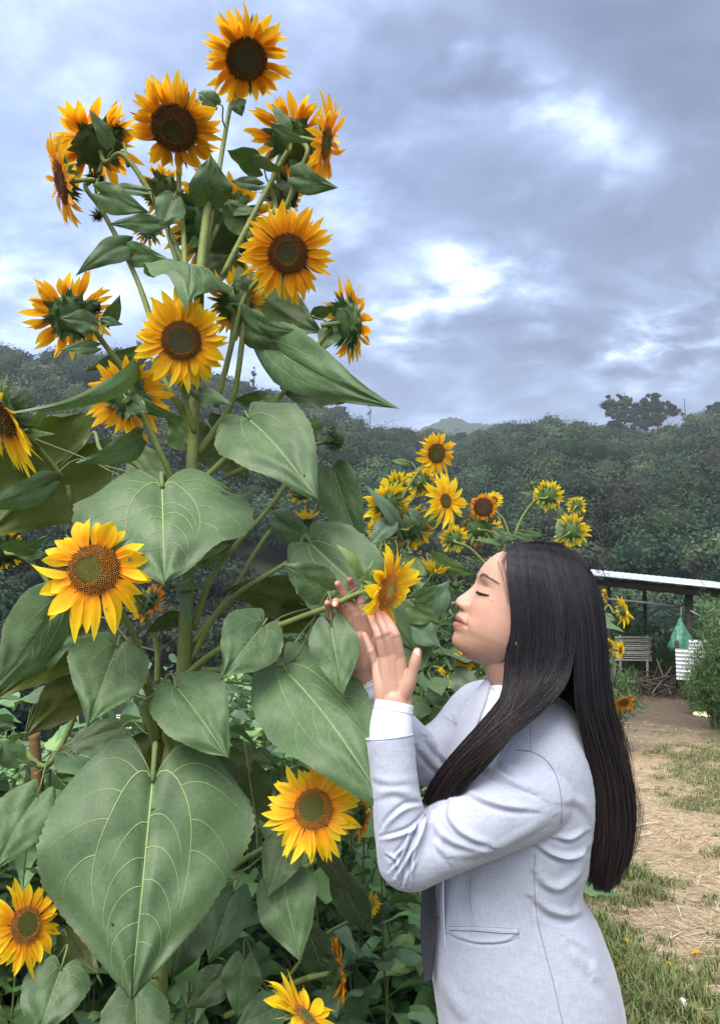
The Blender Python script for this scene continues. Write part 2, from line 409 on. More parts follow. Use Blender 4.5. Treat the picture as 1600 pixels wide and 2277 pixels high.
# far blue hill
def far_hill():
    m = MB(); D = 520.0
    xs = np.linspace(600, 1500, 160)
    top = np.interp(xs, [600, 880, 940, 965, 985, 1005, 1030, 1050, 1075, 1100, 1130, 1165, 1220, 1500], [1010, 960, 925, 915, 905, 898, 903, 913, 913, 918, 928, 936, 955, 1000])
    rng = np.random.default_rng(4); top = top + rng.normal(0, .5, 160) + 1.0 * np.sin(xs * .35)
    rows = []
    for k, f in enumerate(np.linspace(0, 1, 14)):
        zt = (HZ - top) / FPX * D; z = zt * math.sin(math.pi * f) ** .8 - 4
        dd = D - 80 + 180 * f
        rows.append(np.stack([(xs - 800) / FPX * D, np.full(160, dd), z], -1))
    v = np.array(rows); v[..., 2] += (rng.normal(0, .3, v.shape[:2])) * (v[..., 2] > 12)
    m.add(v.reshape(-1, 3), grid_faces(14, 160), None, (.03, .045, .03))
    return tag(m.build('hill', M['canopy'], smooth=False), kind='structure')
far_hill()

# ------------------------------------------------------------------ trees
def leaf_quads(mb, cen, rad, n, size, rng, col, squash=.8, shell=.62, up=.35, var=.2):
    """n leaf clumps spread through an irregular crown"""
    d = nrm(rng.normal(size=(n, 3)))
    lob = 1 + .36 * vnoise(d * 2.6 + cen * .37, 11) + .16 * vnoise(d * 6 + cen, 12)
    rr_ = rad * lob * (shell + (1 - shell) * rng.random(n) ** .5)
    p = cen + d * rr_[:, None] * np.array([1, 1, squash])
    nn = nrm(d + rng.normal(0, .27, (n, 3)) + np.array([0, 0, up * .6]))
    a = nrm(np.cross(nn, rng.normal(size=(n, 3)))); b = np.cross(nn, a)
    s = size * rng.uniform(.6, 1.4, n)[:, None]
    v = np.stack([p - a * s, p + b * s * .55, p + a * s, p - b * s * .55], 1)
    tone = (1 + var * rng.normal(0, 1, n) * .6)[:, None] * np.array(col)
    tone = np.clip(tone, .004, 1)
    mb.add(v.reshape(-1, 3), np.arange(n * 4).reshape(n, 4), None, np.repeat(tone, 4, 0))
ico = None
def core(mb, cen, rad, col, squash=.8, seed=0, nu=9, nv=12):
    th = np.linspace(.05, np.pi - .05, nu); ph = np.linspace(0, 2 * np.pi, nv, endpoint=False)
    T, Ph = np.meshgrid(th, ph, indexing='ij')
    d = np.stack([np.sin(T) * np.cos(Ph), np.sin(T) * np.sin(Ph), np.cos(T)], -1)
    r = rad * (1 + .36 * vnoise(d * 2.6 + cen * .37, 11))
    mb.add((cen + d * r[..., None] * np.array([1, 1, squash])).reshape(-1, 3), grid_faces(nu, nv, True), None, col)

def forest():
    rng = np.random.default_rng(21); mb = MB(); placed = 0
    pts = []
    for r in np.concatenate([np.arange(11, 24, 2.2), np.arange(24, 236, 3.8)]):
        half = .62
        n = int(2 * half * r / (4.1 if r >= 24 else 2.4))
        for a in np.linspace(-half, half, n):
            a2 = a + rng.normal(0, .5 / n); r2 = r + rng.normal(0, 1.5)
            pts.append((a2, r2))
    pal = [(.034, .068, .036), (.026, .054, .034), (.042, .074, .038), (.060, .086, .044), (.022, .044, .030), (.050, .064, .040)]
    for a, r in pts:
        if r < 27 and a > .05: continue
        azc = a; x = PW / 2 + FPX * math.tan(a); Rr = float(ridge_R(x))
        if r * math.cos(a) > Rr + 10: continue
        z = float(ground_z(r * math.sin(a), r * math.cos(a)))
        rad = rng.uniform(1.8, 3.5) * min(1, .5 + r / 120) * (1 if r >= 24 else .42) * (1.15 if rng.random() < .15 else 1) * (.72 + .28 * min(1, r / 120))
        if r * math.cos(a) > Rr - 8: rad *= .8
        cen = np.array([r * math.sin(a), r * math.cos(a), z + rad * .85 + rng.uniform(-.8, 2.4) * (r * math.cos(a) < Rr - 8)])
        col = np.array(pal[rng.integers(0, 6)]) * rng.uniform(.45, 1.25)
        n = int(np.clip(62000 / r, 300, 950)) if r >= 40 else 1500
        sz = .00105 * r + .085 if r >= 40 else .0030 * r + .008
        core(mb, cen, rad * .70, col * .45, .85)  # dark core: shade in the gaps of the crown put into its colour
        nl = rng.integers(1, 4)
        leaf_quads(mb, cen, rad, n, sz, rng, col, squash=rng.uniform(.7, 1.05))
        for _ in range(nl):
            o = nrm(rng.normal(size=3)) * rad * .8; o[2] = abs(o[2]) * .5
            leaf_quads(mb, cen + o, rad * .55, n // 4, sz, rng, col * rng.uniform(.85, 1.25))
        placed += 1
    print('forest trees', placed, 'verts', mb.n)
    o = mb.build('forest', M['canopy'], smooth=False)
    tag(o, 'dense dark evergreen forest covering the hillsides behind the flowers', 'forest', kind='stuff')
forest()

def tree(px, py_top, d, h, crowns, label, trunk_col=(.05, .045, .04), col=(.035, .05, .026), kind='round', seed=0, group=None, zoff=0):
    rng = np.random.default_rng(seed); crowns = [(ox + rng.normal(0, .45) * r, oz + rng.normal(0, .30) * r, r * rng.uniform(.28, .6), max(20, int(n * .32))) for (ox, oz, r, n) in crowns for _ in range(5 if kind == 'round' else 1)]; top = P(px, py_top, d); base = top - np.array([0, 0, h])
    t = thing('tree', base, label, 'tree', group)
    tm = MB(); lean = rng.normal(0, .03 * h, 2)
    pts = [base + np.array([0, 0, -1]), base + np.array([lean[0] * .5, 0, h * .4]), base + np.array([lean[0], 0, h * .93])]
    tube(tm, spline(pts, 12), np.linspace(h * .022, h * .006, 12), 7, trunk_col)
    cm = MB()
    for (ox, oz, r, n) in crowns:
        c = base + np.array([ox * h, rng.normal(0, .03) * h, oz * h])
        st = base + np.array([lean[0] * .6, 0, h * max(.2, oz - .25)])
        tube(tm, spline([st, (st + c) / 2 + np.array([0, 0, -.02 * h]), c], 7), np.linspace(h * .010, h * .004, 7), 5, trunk_col)
        leaf_quads(cm, c, r * h, n, .0013 * d, rng, col, squash=.7 if kind != 'cone' else .6, shell=.1)
    tm.build('trunk', M['bark'], t)
    if cm.n: cm.build('crown', M['canopy'], t, smooth=False)
G = 'trees standing up on the skyline'
_r = np.random.default_rng(60)
def clumps(n, cx, cz, rx, rz, r, m): return [(cx + rx * x_, cz + rz * z_, r * _r.uniform(.6, 1.3), m) for x_, z_ in _r.uniform(-1, 1, (n * 2, 2)) if x_ * x_ + z_ * z_ < 1][:n]
tree(1385, 866, 178, 9.5, clumps(18, -.03, .60, .46, .38, .17, 300), 'tall open crowned tree on the skyline, leftmost of the right hand group', seed=3, group=G)
tree(1458, 878, 178, 8.5, clumps(20, 0, .56, .46, .40, .19, 450), 'dense dark tree on the skyline right of the tall open one', seed=4, group=G, col=(.022, .032, .02))
tree(1422, 900, 177, 6, clumps(14, 0, .5, .5, .42, .22, 380), 'low dark crown filling the gap between the two larger skyline trees', seed=15, group=G, col=(.024, .036, .022))
tree(1522, 880, 180, 8, [(-.1, .45, .06, 60), (.12, .42, .07, 80)], 'thin bare tree on the skyline between two dark crowns', seed=5, group=G)
tree(1600, 880, 176, 9, clumps(14, 0, .66, .36, .30, .2, 500), 'dark crown on the skyline cut by the right edge', seed=6, group=G, col=(.022, .032, .02))
tree(565, 812, 186, 8, [(0, .92, .05, 120), (0, .8, .1, 260), (0, .66, .14, 380), (0, .5, .18, 500), (0, .35, .2, 500)], 'pointed conifer standing above the left ridge beside the flower stalk', seed=7, group=G, kind='cone')
tree(822, 895, 214, 7, [(0, .9, .06, 100), (.02, .7, .1, 200), (0, .5, .14, 260)], 'small thin conifer on the ridge right of the big drooping leaf', seed=8, group=G, kind='cone')
tree(207, 925, 90, 9, [(-.08, .82, .06, 60), (.1, .88, .05, 60)], 'pale bare tree trunk on the left hillside below the ridge', trunk_col=(.34, .33, .3), seed=9)
tree(1505, 1160, 62, 5.2, [(0, .78, .16, 900), (-.1, .6, .22, 1200), (.1, .6, .22, 1200), (0, .42, .28, 1500), (0, .25, .26, 1200)], 'bright green bushy tree at the foot of the right hill', seed=10, col=(.05, .09, .045))
tree(1555, 1200, 58, 4.2, [(0, .75, .2, 900), (-.1, .55, .26, 1200), (.1, .5, .26, 1200), (0, .3, .28, 1200)], 'smaller bright green tree beside the bushy one under the hill', seed=11, col=(.045, .085, .04))
# ------------------------------------------------------------------ sunflower building blocks
GREEN = np.array([.072, .130, .058]); 
def leaf(parent, base, tip, w, roll=0.0, bow=.12, fold=.12, wav=.042, lobe=.18, col=GREEN, seed=0, veins=True, curl=0.0, stalk=None, vn=1.0, res=(46, 25), holes=0, nview=None, scorch=0.0):
    """heart-shaped sunflower leaf; base/tip are world points, w its full width in metres"""
    rng = np.random.default_rng(seed + 17)
    base = np.asarray(base, float); tip = np.asarray(tip, float)
    ax = tip - base; L = np.linalg.norm(ax); a = ax / L
    mid = (base + tip) / 2; view = nrm(CAM - mid) if nview is None else nrm(nview)
    n0 = view - a * (view @ a)
    if np.linalg.norm(n0) < .25: n0 = np.array([0, 0, 1.0]) - a * a[2]
    n0 = nrm(n0); s0 = np.cross(a, n0)
    c, s = math.cos(roll), math.sin(roll); n = n0 * c + s0 * s; sd = np.cross(a, n)
    nu, nv = res; u = np.linspace(0, 1, nu); v = np.linspace(-1, 1, nv)
    U, V = np.meshgrid(u, v, indexing='ij')
    ph = rng.uniform(0, 6.28, 6)
    def surf(U, V, off=0.0):
        av = np.abs(V)
        W = np.interp(U, [0, .05, .12, .22, .35, .5, .65, .8, .9, .96, 1], [.66, .85, .95, 1, .98, .85, .63, .36, .18, .07, 0.0]) * w / 2
        W = W * (1 + .06 * np.sin(5 * U + ph[0] + 1.3 * np.sign(V)) + .02 * np.sin(13 * U + ph[1] * np.sign(V)))
        back = lobe * np.sin(np.pi * np.clip(av, 0, 1) * .97) * (1 - U) ** 3.2
        X = U - back + .02 * np.sin(6 * V + ph[5]) * U * (1 - U)
        Y = V * W
        if off == 0: 
            ser = np.where(av > .97, 1 - .035 * (((U * 27) % 1.0)) * (U > .03), 1); Y = Y * ser
        Z = bow * L * (4 * U * (1 - U)) * .8 - bow * L * .0
        Z = Z - curl * L * U ** 2.5
        Z = Z - fold * (np.sqrt(av ** 2 + .02) - .14) * W * -1.0
        Z = Z - bow * .55 * w * av ** 2.2 * .6
        Z = Z + wav * w * av ** 1.6 * (np.sin(9 * U * (1 + .2 * np.sign(V)) + ph[1] + 2 * np.sign(V)) + .6 * np.sin(17 * U + ph[2] * np.sign(V)))
        Z = Z + .010 * w * np.sin(7 * U * 2 + 4 * av + ph[3]) * np.sin(av * 6 + ph[4]) * 1.2
        q = np.abs(np.sin((U * 3.4 - av * 1.35 * (.6 + .4 * U) + .12) * np.pi))
        Z = Z + .020 * w * q * np.clip(av * 3, 0, 1) * (1 - av) + .016 * w * np.sin(8.3 * U + ph[2] + 3.1 * V) * np.sin(5.1 * V + ph[0]) - .02 * w * np.exp(-(av / .06) ** 2)
        return base + a * (X[..., None] * L) + sd * Y[..., None] + n * (Z[..., None] - 0.0) + n * off
    pts = surf(U, V)
    tone = 1 + .05 * rng.normal()
    cc = np.ones(U.shape + (3,)) * np.asarray(col) * tone
    edge = np.clip((np.abs(V) - .93) / .07, 0, 1)[..., None]
    cc = cc * (1 - .35 * edge) + np.array([.13, .15, .06]) * .35 * edge
    if scorch:
        sc_ = (np.clip((V - .90) / .10, 0, 1) * np.clip((U - .45) / .2, 0, 1) * (.6 + .4 * np.sin(U * 60)))[..., None] * scorch; cc = cc * (1 - sc_) + np.array([.10, .065, .045]) * sc_
    f = grid_faces(nu, nv)
    if holes:
        keep = np.ones(len(f), bool); fc = pts.reshape(-1, 3)[f].mean(1)
        for _ in range(holes):
            k = rng.integers(0, len(f)); keep[k] = False
        f = f[keep]
    mb = MB(); mb.add(pts.reshape(-1, 3), f, None, cc.reshape(-1, 3))
    o = mb.build('leaf', M['leaf'], parent)
    if veins:
        vb = MB(); vc = np.array([.25, .33, .14]) * (.55 + .45 * vn)
        def run(us, vs, r0, r1, k=14):
            p = surf(np.asarray(us), np.asarray(vs), .0004); tube(vb, p, np.linspace(r0, r1, len(p)), 4, vc, caps=False)
        r0 = w * .0072 * vn
        uu = np.linspace(0, .985, 26); run(uu, uu * 0, r0, r0 * .25)
        for sg in (-1, 1):
            tt = np.linspace(0, 1, 16); q1 = rng.uniform(.52, .66); q2 = rng.uniform(.56, .66)
            bu = lambda x: .005 + q1 * x ** 1.3; bv = lambda x: sg * q2 * x ** .72 * (1 - .10 * x)
            run(bu(tt), bv(tt), r0 * .60, r0 * .12)
            for fs in (.16, .34, .54, .74):
                fs = fs + rng.normal(0, .025); u0, v0 = float(bu(fs)), float(bv(fs)); t2 = np.linspace(0, 1, 9); rem = sg * rng.uniform(.86, .95) - v0
                run(u0 + rng.uniform(.08, .16) * t2 ** 1.5 * (.35 + fs), v0 + rem * t2 ** .9, r0 * .30, r0 * .06)
            run(.0 + .03 * tt, sg * (.72 * tt), r0 * .30, r0 * .07)
            for k, (ub, uo, ve) in enumerate(((.21, .30, .40), (.36, .29, .50), (.51, .26, .64), (.66, .20, .74), (.79, .12, .74))):
                ub2 = ub + .022 * sg + rng.normal(0, .014); t2 = np.linspace(0, 1, 12)
                run(ub2 + (uo + rng.normal(0, .02)) * t2 ** 1.35, sg * (ve + rng.normal(0, .03)) * t2 ** .8, r0 * (.40 - .055 * k), r0 * .07)
        vb.build('veins', M['vein'], o)
    if stalk is not None:
        sb = MB(); e = np.asarray(stalk, float); d = np.linalg.norm(e - base)
        m1 = base - a * d * .30 + np.array([0, 0, .10 * d]); m2 = e + (base - e) * .35 + np.array([0, 0, .06 * d])
        r = np.clip(w * .018, .0018, .0058)
        pp = spline([base + a * .015 * L, m1, m2, e], 14); tube(sb, pp, np.linspace(r * .8, r * 1.15, 14), 7, (.13, .17, .065))
        sb.build('leaf_stalk', M['stem'], o)
    return o

def petals(mb, Rm, cen, rd, Ro, rng, n=34, back=False, droop=0.0, colin=(.80, .27, .01), colout=(.90, .48, .012), gap=0.0, cup=.12, wid=1.0, wilt=0.0, sag=None):
    nu, nv = 9, 5; u = np.linspace(0, 1, nu); v = np.linspace(-1, 1, nv); U, V = np.meshgrid(u, v, indexing='ij')
    for layer in (0, 1, 2):
        N = n // 2 + (1 if layer else 0) - (n // 5 if layer == 2 else 0)
        for k in range(N):
            if rng.random() < gap: continue
            an = 2 * np.pi * (k + .5 * layer) / N + rng.normal(0, .10)
            L = (Ro - rd) * rng.uniform(.70, 1.14) * (.95, 1.0, .78)[layer] * 1.10
            wd = Ro * .088 * rng.uniform(.6, 1.3) * wid
            W = np.interp(U, [0, .15, .4, .62, .8, .92, 1], [.42, .68, 1, .96, .66, .34, .03]) * wd
            bend = rng.normal(cup if not back else cup, .16) - droop; tw = rng.normal(0, .5) + wilt * rng.normal(0, 1.0); sw = rng.normal(0, .2) + wilt * rng.normal(0, .4)
            ddx = 0
            dr, dz = math.cos(an), math.sin(an)
            x = rd * .93 + U * L; y = V * W; z = (.012 * Ro * (1 - layer)) + bend * L * U ** 1.3 - (.10 + rng.uniform(0, .25)) * L * U ** 2.6
            z = z + wd * (.30 * V ** 2 * (1 - .5 * U) + .10 * np.cos(V * 3 * np.pi) * (1 - U * .6))
            y2 = y * np.cos(tw * U) - 0; z = z + y * np.sin(tw * U); y2 = y2 + sw * L * U ** 2
            X = x * dr - y2 * dz; Y = x * dz + y2 * dr
            loc = np.stack([X, Y, z], -1); wp = cen + loc @ Rm.T
            if sag is not None:    # old petals hang down under their weight
                dn = np.array([0, 0, -1.0]); ww = (U ** 1.6)[..., None] * L * sag * rng.uniform(.5, 1.2)
                wp = wp + dn * ww
            c = np.array(colin) * (1 - U[..., None] ** .8) + np.array(colout) * U[..., None] ** .8
            c = c * rng.uniform(.86, 1.08) * (1 - .14 * (np.cos(V * 3 * np.pi) > .4))[..., None]
            if wilt: c = c * (1 - wilt * .5 * rng.random() * U[..., None])
            mb.add(wp.reshape(-1, 3), grid_faces(nu, nv), None, c.reshape(-1, 3))

def disc(mb, Rm, cen, rd, rng, cin=(.07, .085, .025), cmid=(.085, .045, .016), cout=(.22, .10, .02), n=520, dome=.22, rin=.55, offc=None):
    nu, nv = 10, 30; u = np.linspace(0, 1, nu); ph = np.linspace(0, 2 * np.pi, nv, endpoint=False)
    U, Ph = np.meshgrid(u, ph, indexing='ij')
    def hz(rn): return rd * dome * (1 - rn ** 2) - rd * .10 * np.exp(-(rn / .45) ** 2)
    loc = np.stack([U * rd * np.cos(Ph), U * rd * np.sin(Ph), hz(U)], -1)
    cc = np.where(U[..., None] < rin, np.array(cin) * .7, np.array(cmid) * .6)
    mb.add((cen + loc.reshape(-1, 3) @ Rm.T), grid_faces(nu, nv, True), None, cc.reshape(-1, 3))
    off = rng.normal(0, .06, 2) if offc is None else np.array(offc)
    k = np.arange(n); rn = np.sqrt((k + .5) / n); an = k * 2.39996
    rx = np.hypot(rn * np.cos(an) + off[0], rn * np.sin(an) + off[1])
    s = rd * .034 * np.where(rx < rin, .7, 1.15); h = rd * np.where(rx < rin, .03, .10) * rng.uniform(.5, 1.4, n)
    h = np.where(rn > .9, h * 1.3, h)
    x, y = rn * rd * np.cos(an), rn * rd * np.sin(an); z = hz(rn)
    b = [np.stack([x + s * np.cos(an + q), y + s * np.sin(an + q), z], -1) for q in (0, np.pi / 2, np.pi, 3 * np.pi / 2)]
    tp = np.stack([x * (1 + .03 * rn), y * (1 + .03 * rn), z + h], -1)
    vv = np.stack(b + [tp], 1)
    ci, cm, co = (np.array(x) * 1.75 for x in (cin, cmid, cout))
    c = np.where((rx < rin)[:, None], ci, cm) * rng.uniform(.7, 1.3, n)[:, None]
    tipc = np.where((rx < rin)[:, None], ci * 1.5, co) * rng.uniform(.6, 1.5, n)[:, None]
    yel = (rng.random(n) < .5) & (np.abs(rx - rin - .05) < .05); tipc[yel] = (.5, .24, .03)
    cc = np.stack([c] * 4 + [tipc], 1)
    t = np.concatenate([np.arange(n)[:, None] * 5 + np.array([[i, (i + 1) % 4, 4]]) for i in range(4)])
    mb.add((cen + vv.reshape(-1, 3) @ Rm.T), None, t, cc.reshape(-1, 3))

def calyx(mb, Rm, cen, rd, rng, n=54, ln=1.0, out=.6, col=(.055, .10, .035), depth=.55, spread=1.0):
    # receptacle
    nu, nv = 8, 22; u = np.linspace(0, 1, nu); ph = np.linspace(0, 2 * np.pi, nv, endpoint=False); U, Ph = np.meshgrid(u, ph, indexing='ij')
    rr_ = rd * np.sin(U * np.pi / 2) * 1.02; zz_ = -rd * depth * np.cos(U * np.pi / 2)
    mb.add(cen + np.stack([rr_ * np.cos(Ph), rr_ * np.sin(Ph), zz_], -1).reshape(-1, 3) @ Rm.T, grid_faces(nu, nv, True), None, np.array(col) * .9)
    nu, nv = 6, 3; u = np.linspace(0, 1, nu); v = np.linspace(-1, 1, nv); U, V = np.meshgrid(u, v, indexing='ij')
    for k in range(n):
        lay = k % 3; an = 2.39996 * k + rng.normal(0, .08)
        r0 = rd * (.72 + .13 * lay); z0 = -rd * depth * math.sqrt(max(0, 1 - min(.999, r0 / rd / 1.02) ** 2))
        L = rd * ln * rng.uniform(.55, .95); wd = rd * .13 * rng.uniform(.8, 1.3)
        W = np.interp(U, [0, .25, .6, 1], [.9, 1, .45, .0]) * wd
        el = rng.normal(-.05 - .42 * (2 - lay) * .5, .28) * spread; 
        x = r0 + U * L * math.cos(el) ; z = z0 + U * L * math.sin(el) - out * .3 * L * U ** 2 * rng.uniform(-.4, 1.2)
        y = V * W + rng.normal(0, .10) * L * U ** 2; z = z + V ** 2 * W * .3
        X = x * math.cos(an) - y * math.sin(an); Y = x * math.sin(an) + y * math.cos(an)
        c = np.array(col) * rng.uniform(.7, 1.45) * (1 + .35 * U[..., None])
        mb.add(cen + np.stack([X, Y, z], -1).reshape(-1, 3) @ Rm.T, grid_faces(nu, nv), None, c.reshape(-1, 3))

UPPER = dict(colin=(.88, .28, .009), colout=(.97, .59, .020), wid=.92); LOWER = dict(colin=(.92, .33, .010), colout=(.98, .74, .024)); PALE = dict(colin=(.9, .45, .015), colout=(.96, .74, .03))
def vec_face(nx, nz, c, px=800, py=1138):
    """normal from right, up and toward-viewer components"""
    d = ray(px, py); r = nrm(np.cross(d, [0, 0, 1.0])); u = np.cross(r, d)
    return nrm(nx * r + nz * u - c * d)
def flower(parent, px, py, d, Rpx, rpx, face, seed=0, style=UPPER, n=34, discc=None, label=None, calyx_kw=None, det=1.0, roll=0.0, **pk):
    rng = np.random.default_rng(seed + 100); cen = P(px, py, d); s = d / FPX
    nv_ = vec_face(*face, px=px, py=py); Rm = rot_to(nv_, roll)
    Ro, rd = Rpx * s, rpx * s
    hb = MB(); kw = dict(n=int(48 * det) + 6); kw.update(calyx_kw or {}); calyx(hb, Rm, cen, rd * 1.02, rng, **kw)
    h = hb.build('flower_head', M['bract'], parent)
    if label: h['label'] = label
    if Rpx > rpx * 1.15:
        pb = MB(); st = dict(style); st.update(pk); petals(pb, Rm, cen, rd, Ro, rng, n=n, **st); pb.build('petals', M['petal'], h)
    db = MB(); disc(db, Rm, cen, rd, rng, n=int(560 * det), **(discc or {})); db.build('disc', M['disc'], h)
    return cen - nv_ * rd * .5, nv_
def bud(parent, px, py, d, r, face, seed=0, yel=0.0, col=(.06, .11, .035)):
    rng = np.random.default_rng(seed + 300); cen = P(px, py, d); s = d / FPX; nv_ = vec_face(*face, px=px, py=py); Rm = rot_to(nv_)
    hb = MB(); calyx(hb, Rm, cen, r * s * .52, rng, n=96, ln=1.7, out=-1.6, depth=.9, spread=2.6, col=col)
    th = np.linspace(0, np.pi, 10); ph = np.linspace(0, 2 * np.pi, 14, endpoint=False); T, Ph = np.meshgrid(th, ph, indexing='ij')
    q = np.stack([np.sin(T) * np.cos(Ph), np.sin(T) * np.sin(Ph), np.cos(T) * .8], -1) * r * s * .6
    hb.add(cen + q.reshape(-1, 3) @ Rm.T * .72, grid_faces(10, 14, True), None, np.array(col) * .9)
    h = hb.build('flower_bud', M['bract'], parent)
    if yel:
        pb = MB(); petals(pb, Rm, cen + nv_ * r * s * .1, r * s * .3, r * s * (1 + yel), rng, n=18, cup=.9, colin=(.75, .42, .015), colout=(.88, .60, .02)); pb.build('petals', M['petal'], h)
    return cen - nv_ * r * s * .4, nv_
BR = []     # sampled points of the branches, for joining leaf stalks
def branch(parent, pts, r0, r1, name='branch', n=30, col=(.145, .18, .055), reg=True):
    mb = MB(); w_ = np.array([P(*p) if len(p) == 3 and not isinstance(p, np.ndarray) else p for p in pts]); s = spline(w_, n)
    c = np.ones((n, 3)) * np.array(col); c = c * (1 + .12 * np.sin(np.linspace(0, 9, n)))[:, None]
    k = np.linspace(r0, r1, n) * (1 + .04 * np.sin(np.linspace(0, 20, n)))
    tube(mb, s, k, 10, c); o = mb.build(name, M['stem'], parent)
    if reg: BR.append(s)
    return o
def join_point(base, lower=.05, BRS=None):
    bs = np.concatenate(BRS if BRS is not None else BR); d = np.linalg.norm(bs - base, axis=1) + 3.0 * np.clip(bs[:, 2] - (base[2] - lower * .4), 0, 9)
    return bs[np.argmin(d)]
# ------------------------------------------------------------------ the big sunflower plant
mm = lambda px, d: px * d / FPX
MP = P(352, 2700, 1.62); MP[2] = 0.0
big = thing('sunflower_plant', MP, 'tallest sunflower plant, many heads and broad leaves, rising over the woman on the left', 'sunflower')
foot = MP + np.array([0, 0, -.02])
branch(big, [foot, P(352, 2300, 1.62), P(366, 1800, 1.60), P(395, 1600, 1.60), P(408, 1500, 1.60), P(415, 1330, 1.60), P(426, 1060, 1.62), P(432, 900, 1.64), P(440, 720, 1.66), P(446, 600, 1.68), P(458, 490, 1.70), P(470, 400, 1.72)], .0185, .0085, 'stem', 90)
DT = 1.72
heads = [  # px, py, depth, petal R, disc r, face, style, options
 (548, 132, 1.74, 103, 46, (.16, -.30, .94), UPPER, dict(n=42, gap=.05, wilt=.1, label='topmost flower head facing the viewer', discc=dict(cin=(.055, .060, .034), cmid=(.062, .030, .018), cout=(.16, .065, .022), rin=.62))),
 (388, 284, 1.68, 106, 52, (-.10, -.36, .93), UPPER, dict(n=50, wilt=.12, gap=.04, discc=dict(cin=(.070, .055, .028), cmid=(.070, .034, .020), cout=(.18, .078, .024), rin=.45))),
 (640, 565, 1.60, 106, 46, (.10, -.10, .99), UPPER, dict(n=50, discc=dict(cin=(.06, .058, .024), cmid=(.07, .030, .012), cout=(.20, .08, .02), rin=.5))),
 (404, 758, 1.52, 106, 46, (-.10, -.06, .99), dict(colin=(.90, .38, .012), colout=(.98, .68, .022)), dict(n=50, discc=dict(cin=(.055, .058, .026), cmid=(.085, .035, .013), cout=(.22, .09, .02), rin=.58))),
 (211, 1267, 1.34, 130, 58, (-.20, .02, .97), LOWER, dict(n=27, gap=.04, sag=.22, discc=dict(cin=(.085, .085, .02), cmid=(.11, .05, .012), cout=(.34, .14, .025), rin=.50, dome=.34, offc=(.22, .0)), wid=1.35)),
 (697, 1800, 1.42, 107, 46, (-.06, .04, .99), LOWER, dict(n=42, discc=dict(cin=(.075, .075, .018), cmid=(.13, .055, .012), cout=(.40, .17, .03), rin=.6))),
 (58, 2058, 1.50, 100, 40, (.55, .08, .83), LOWER, dict(n=34, discc=dict(cin=(.07, .075, .018), cmid=(.11, .05, .012), cout=(.34, .14, .025), rin=.62))),
]
HC = []
for i, (px, py, d, Ro, ro, face, st, kw) in enumerate(heads):
    HC.append(flower(big, px, py, d, Ro, ro, face, seed=i, style=st, **kw))
# heads seen from behind or from the side
back_kw = dict(col=(.085, .145, .052), ln=.66)
B = [
 (214, 322, 1.76, 110, 48, (-.30, .42, -.78), UPPER, dict(n=34, calyx_kw=dict(col=(.08, .135, .05), ln=.62))),
 (138, 405, 1.66, 100, 46, (-.93, -.25, .22), UPPER, dict(n=34, wilt=.25, discc=dict(cin=(.05, .02, .012), cmid=(.05, .02, .012), cout=(.11, .035, .012)), calyx_kw=back_kw)),
 (650, 312, 1.76, 106, 46, (.12, .35, -.92), UPPER, dict(n=34, calyx_kw=back_kw)),
 (724, 318, 1.68, 94, 34, (.90, -.12, .30), UPPER, dict(n=34, wilt=.3, calyx_kw=back_kw)),
 (636, 432, 1.80, 60, 34, (.55, -.30, -.7), UPPER, dict(n=24, wilt=.5, droop=.4, calyx_kw=dict(col=(.022, .04, .014)))),
 (486, 500, 1.80, 128, 70, (.05, .10, -.98), UPPER, dict(n=40, wilt=.2, sag=.25, calyx_kw=dict(col=(.08, .15, .055), ln=.75, n=66))),
 (156, 702, 1.64, 102, 45, (-.28, .24, -.9), UPPER, dict(n=34, calyx_kw=back_kw)),
 (285, 884, 1.56, 96, 38, (.10, .16, -.96), UPPER, dict(n=34, calyx_kw=dict(col=(.08, .135, .05), ln=.7))),
 (778, 716, 1.68, 98, 48, (.86, .10, -.48), UPPER, dict(n=30, calyx_kw=dict(col=(.085, .155, .055), ln=.7, n=70, spread=1.1))),
 (524, 676, 1.70, 76, 34, (.25, .1, -.94), UPPER, dict(n=26, calyx_kw=back_kw)),
 (366, 428, 1.86, 62, 36, (.2, .3, -.9), UPPER, dict(n=24, wilt=.4, calyx_kw=back_kw)),
 (330, 512, 1.90, 40, 20, (-.1, -.4, -.8), UPPER, dict(n=16, wilt=.4)),
 (330, 1340, 1.60, 50, 24, (.6, -.5, -.5), LOWER, dict(n=22, wilt=.2, colin=(.84, .25, .01), colout=(.88, .36, .01))),
 (802, 1812, 1.62, 56, 26, (.86, -.05, -.35), LOWER, dict(n=26, wilt=.2, colin=(.84, .25, .01), colout=(.88, .38, .01))),
 (752, 2160, 1.60, 70, 36, (.97, .16, -.15), LOWER, dict(n=34, wilt=.1, colin=(.84, .25, .01), colout=(.88, .36, .01), calyx_kw=dict(col=(.05, .085, .03)))),
 (678, 2262, 1.36, 112, 34, (.62, .70, .34), LOWER, dict(n=28, gap=.1, cup=.3, wid=1.3, colin=(.93, .45, .01), colout=(.98, .78, .03), calyx_kw=dict(col=(.16, .22, .07), ln=1.3, spread=1.6))),
 (672, 1098, 1.74, 34, 16, (.1, -.6, -.7), PALE, dict(n=18, droop=.2)),
 (598, 1395, 1.80, 26, 12, (.3, -.4, .6), LOWER, dict(n=14)),
]
BC = []
for i, (px, py, d, Ro, ro, face, st, kw) in enumerate(B):
    BC.append(flower(big, px, py, d, Ro, ro, face, seed=40 + i, style=st, det=.8, **kw))
b1 = bud(big, 258, 277, 1.76, 30, (-.1, .9, .3), 1, col=(.03, .055, .03))
b2 = bud(big, 212, 401, 1.74, 24, (-.2, -.6, .5), 2, col=(.025, .045, .025))
b3 = bud(big, 215, 478, 1.78, 18, (-.6, .3, .5), 3, col=(.025, .045, .025))
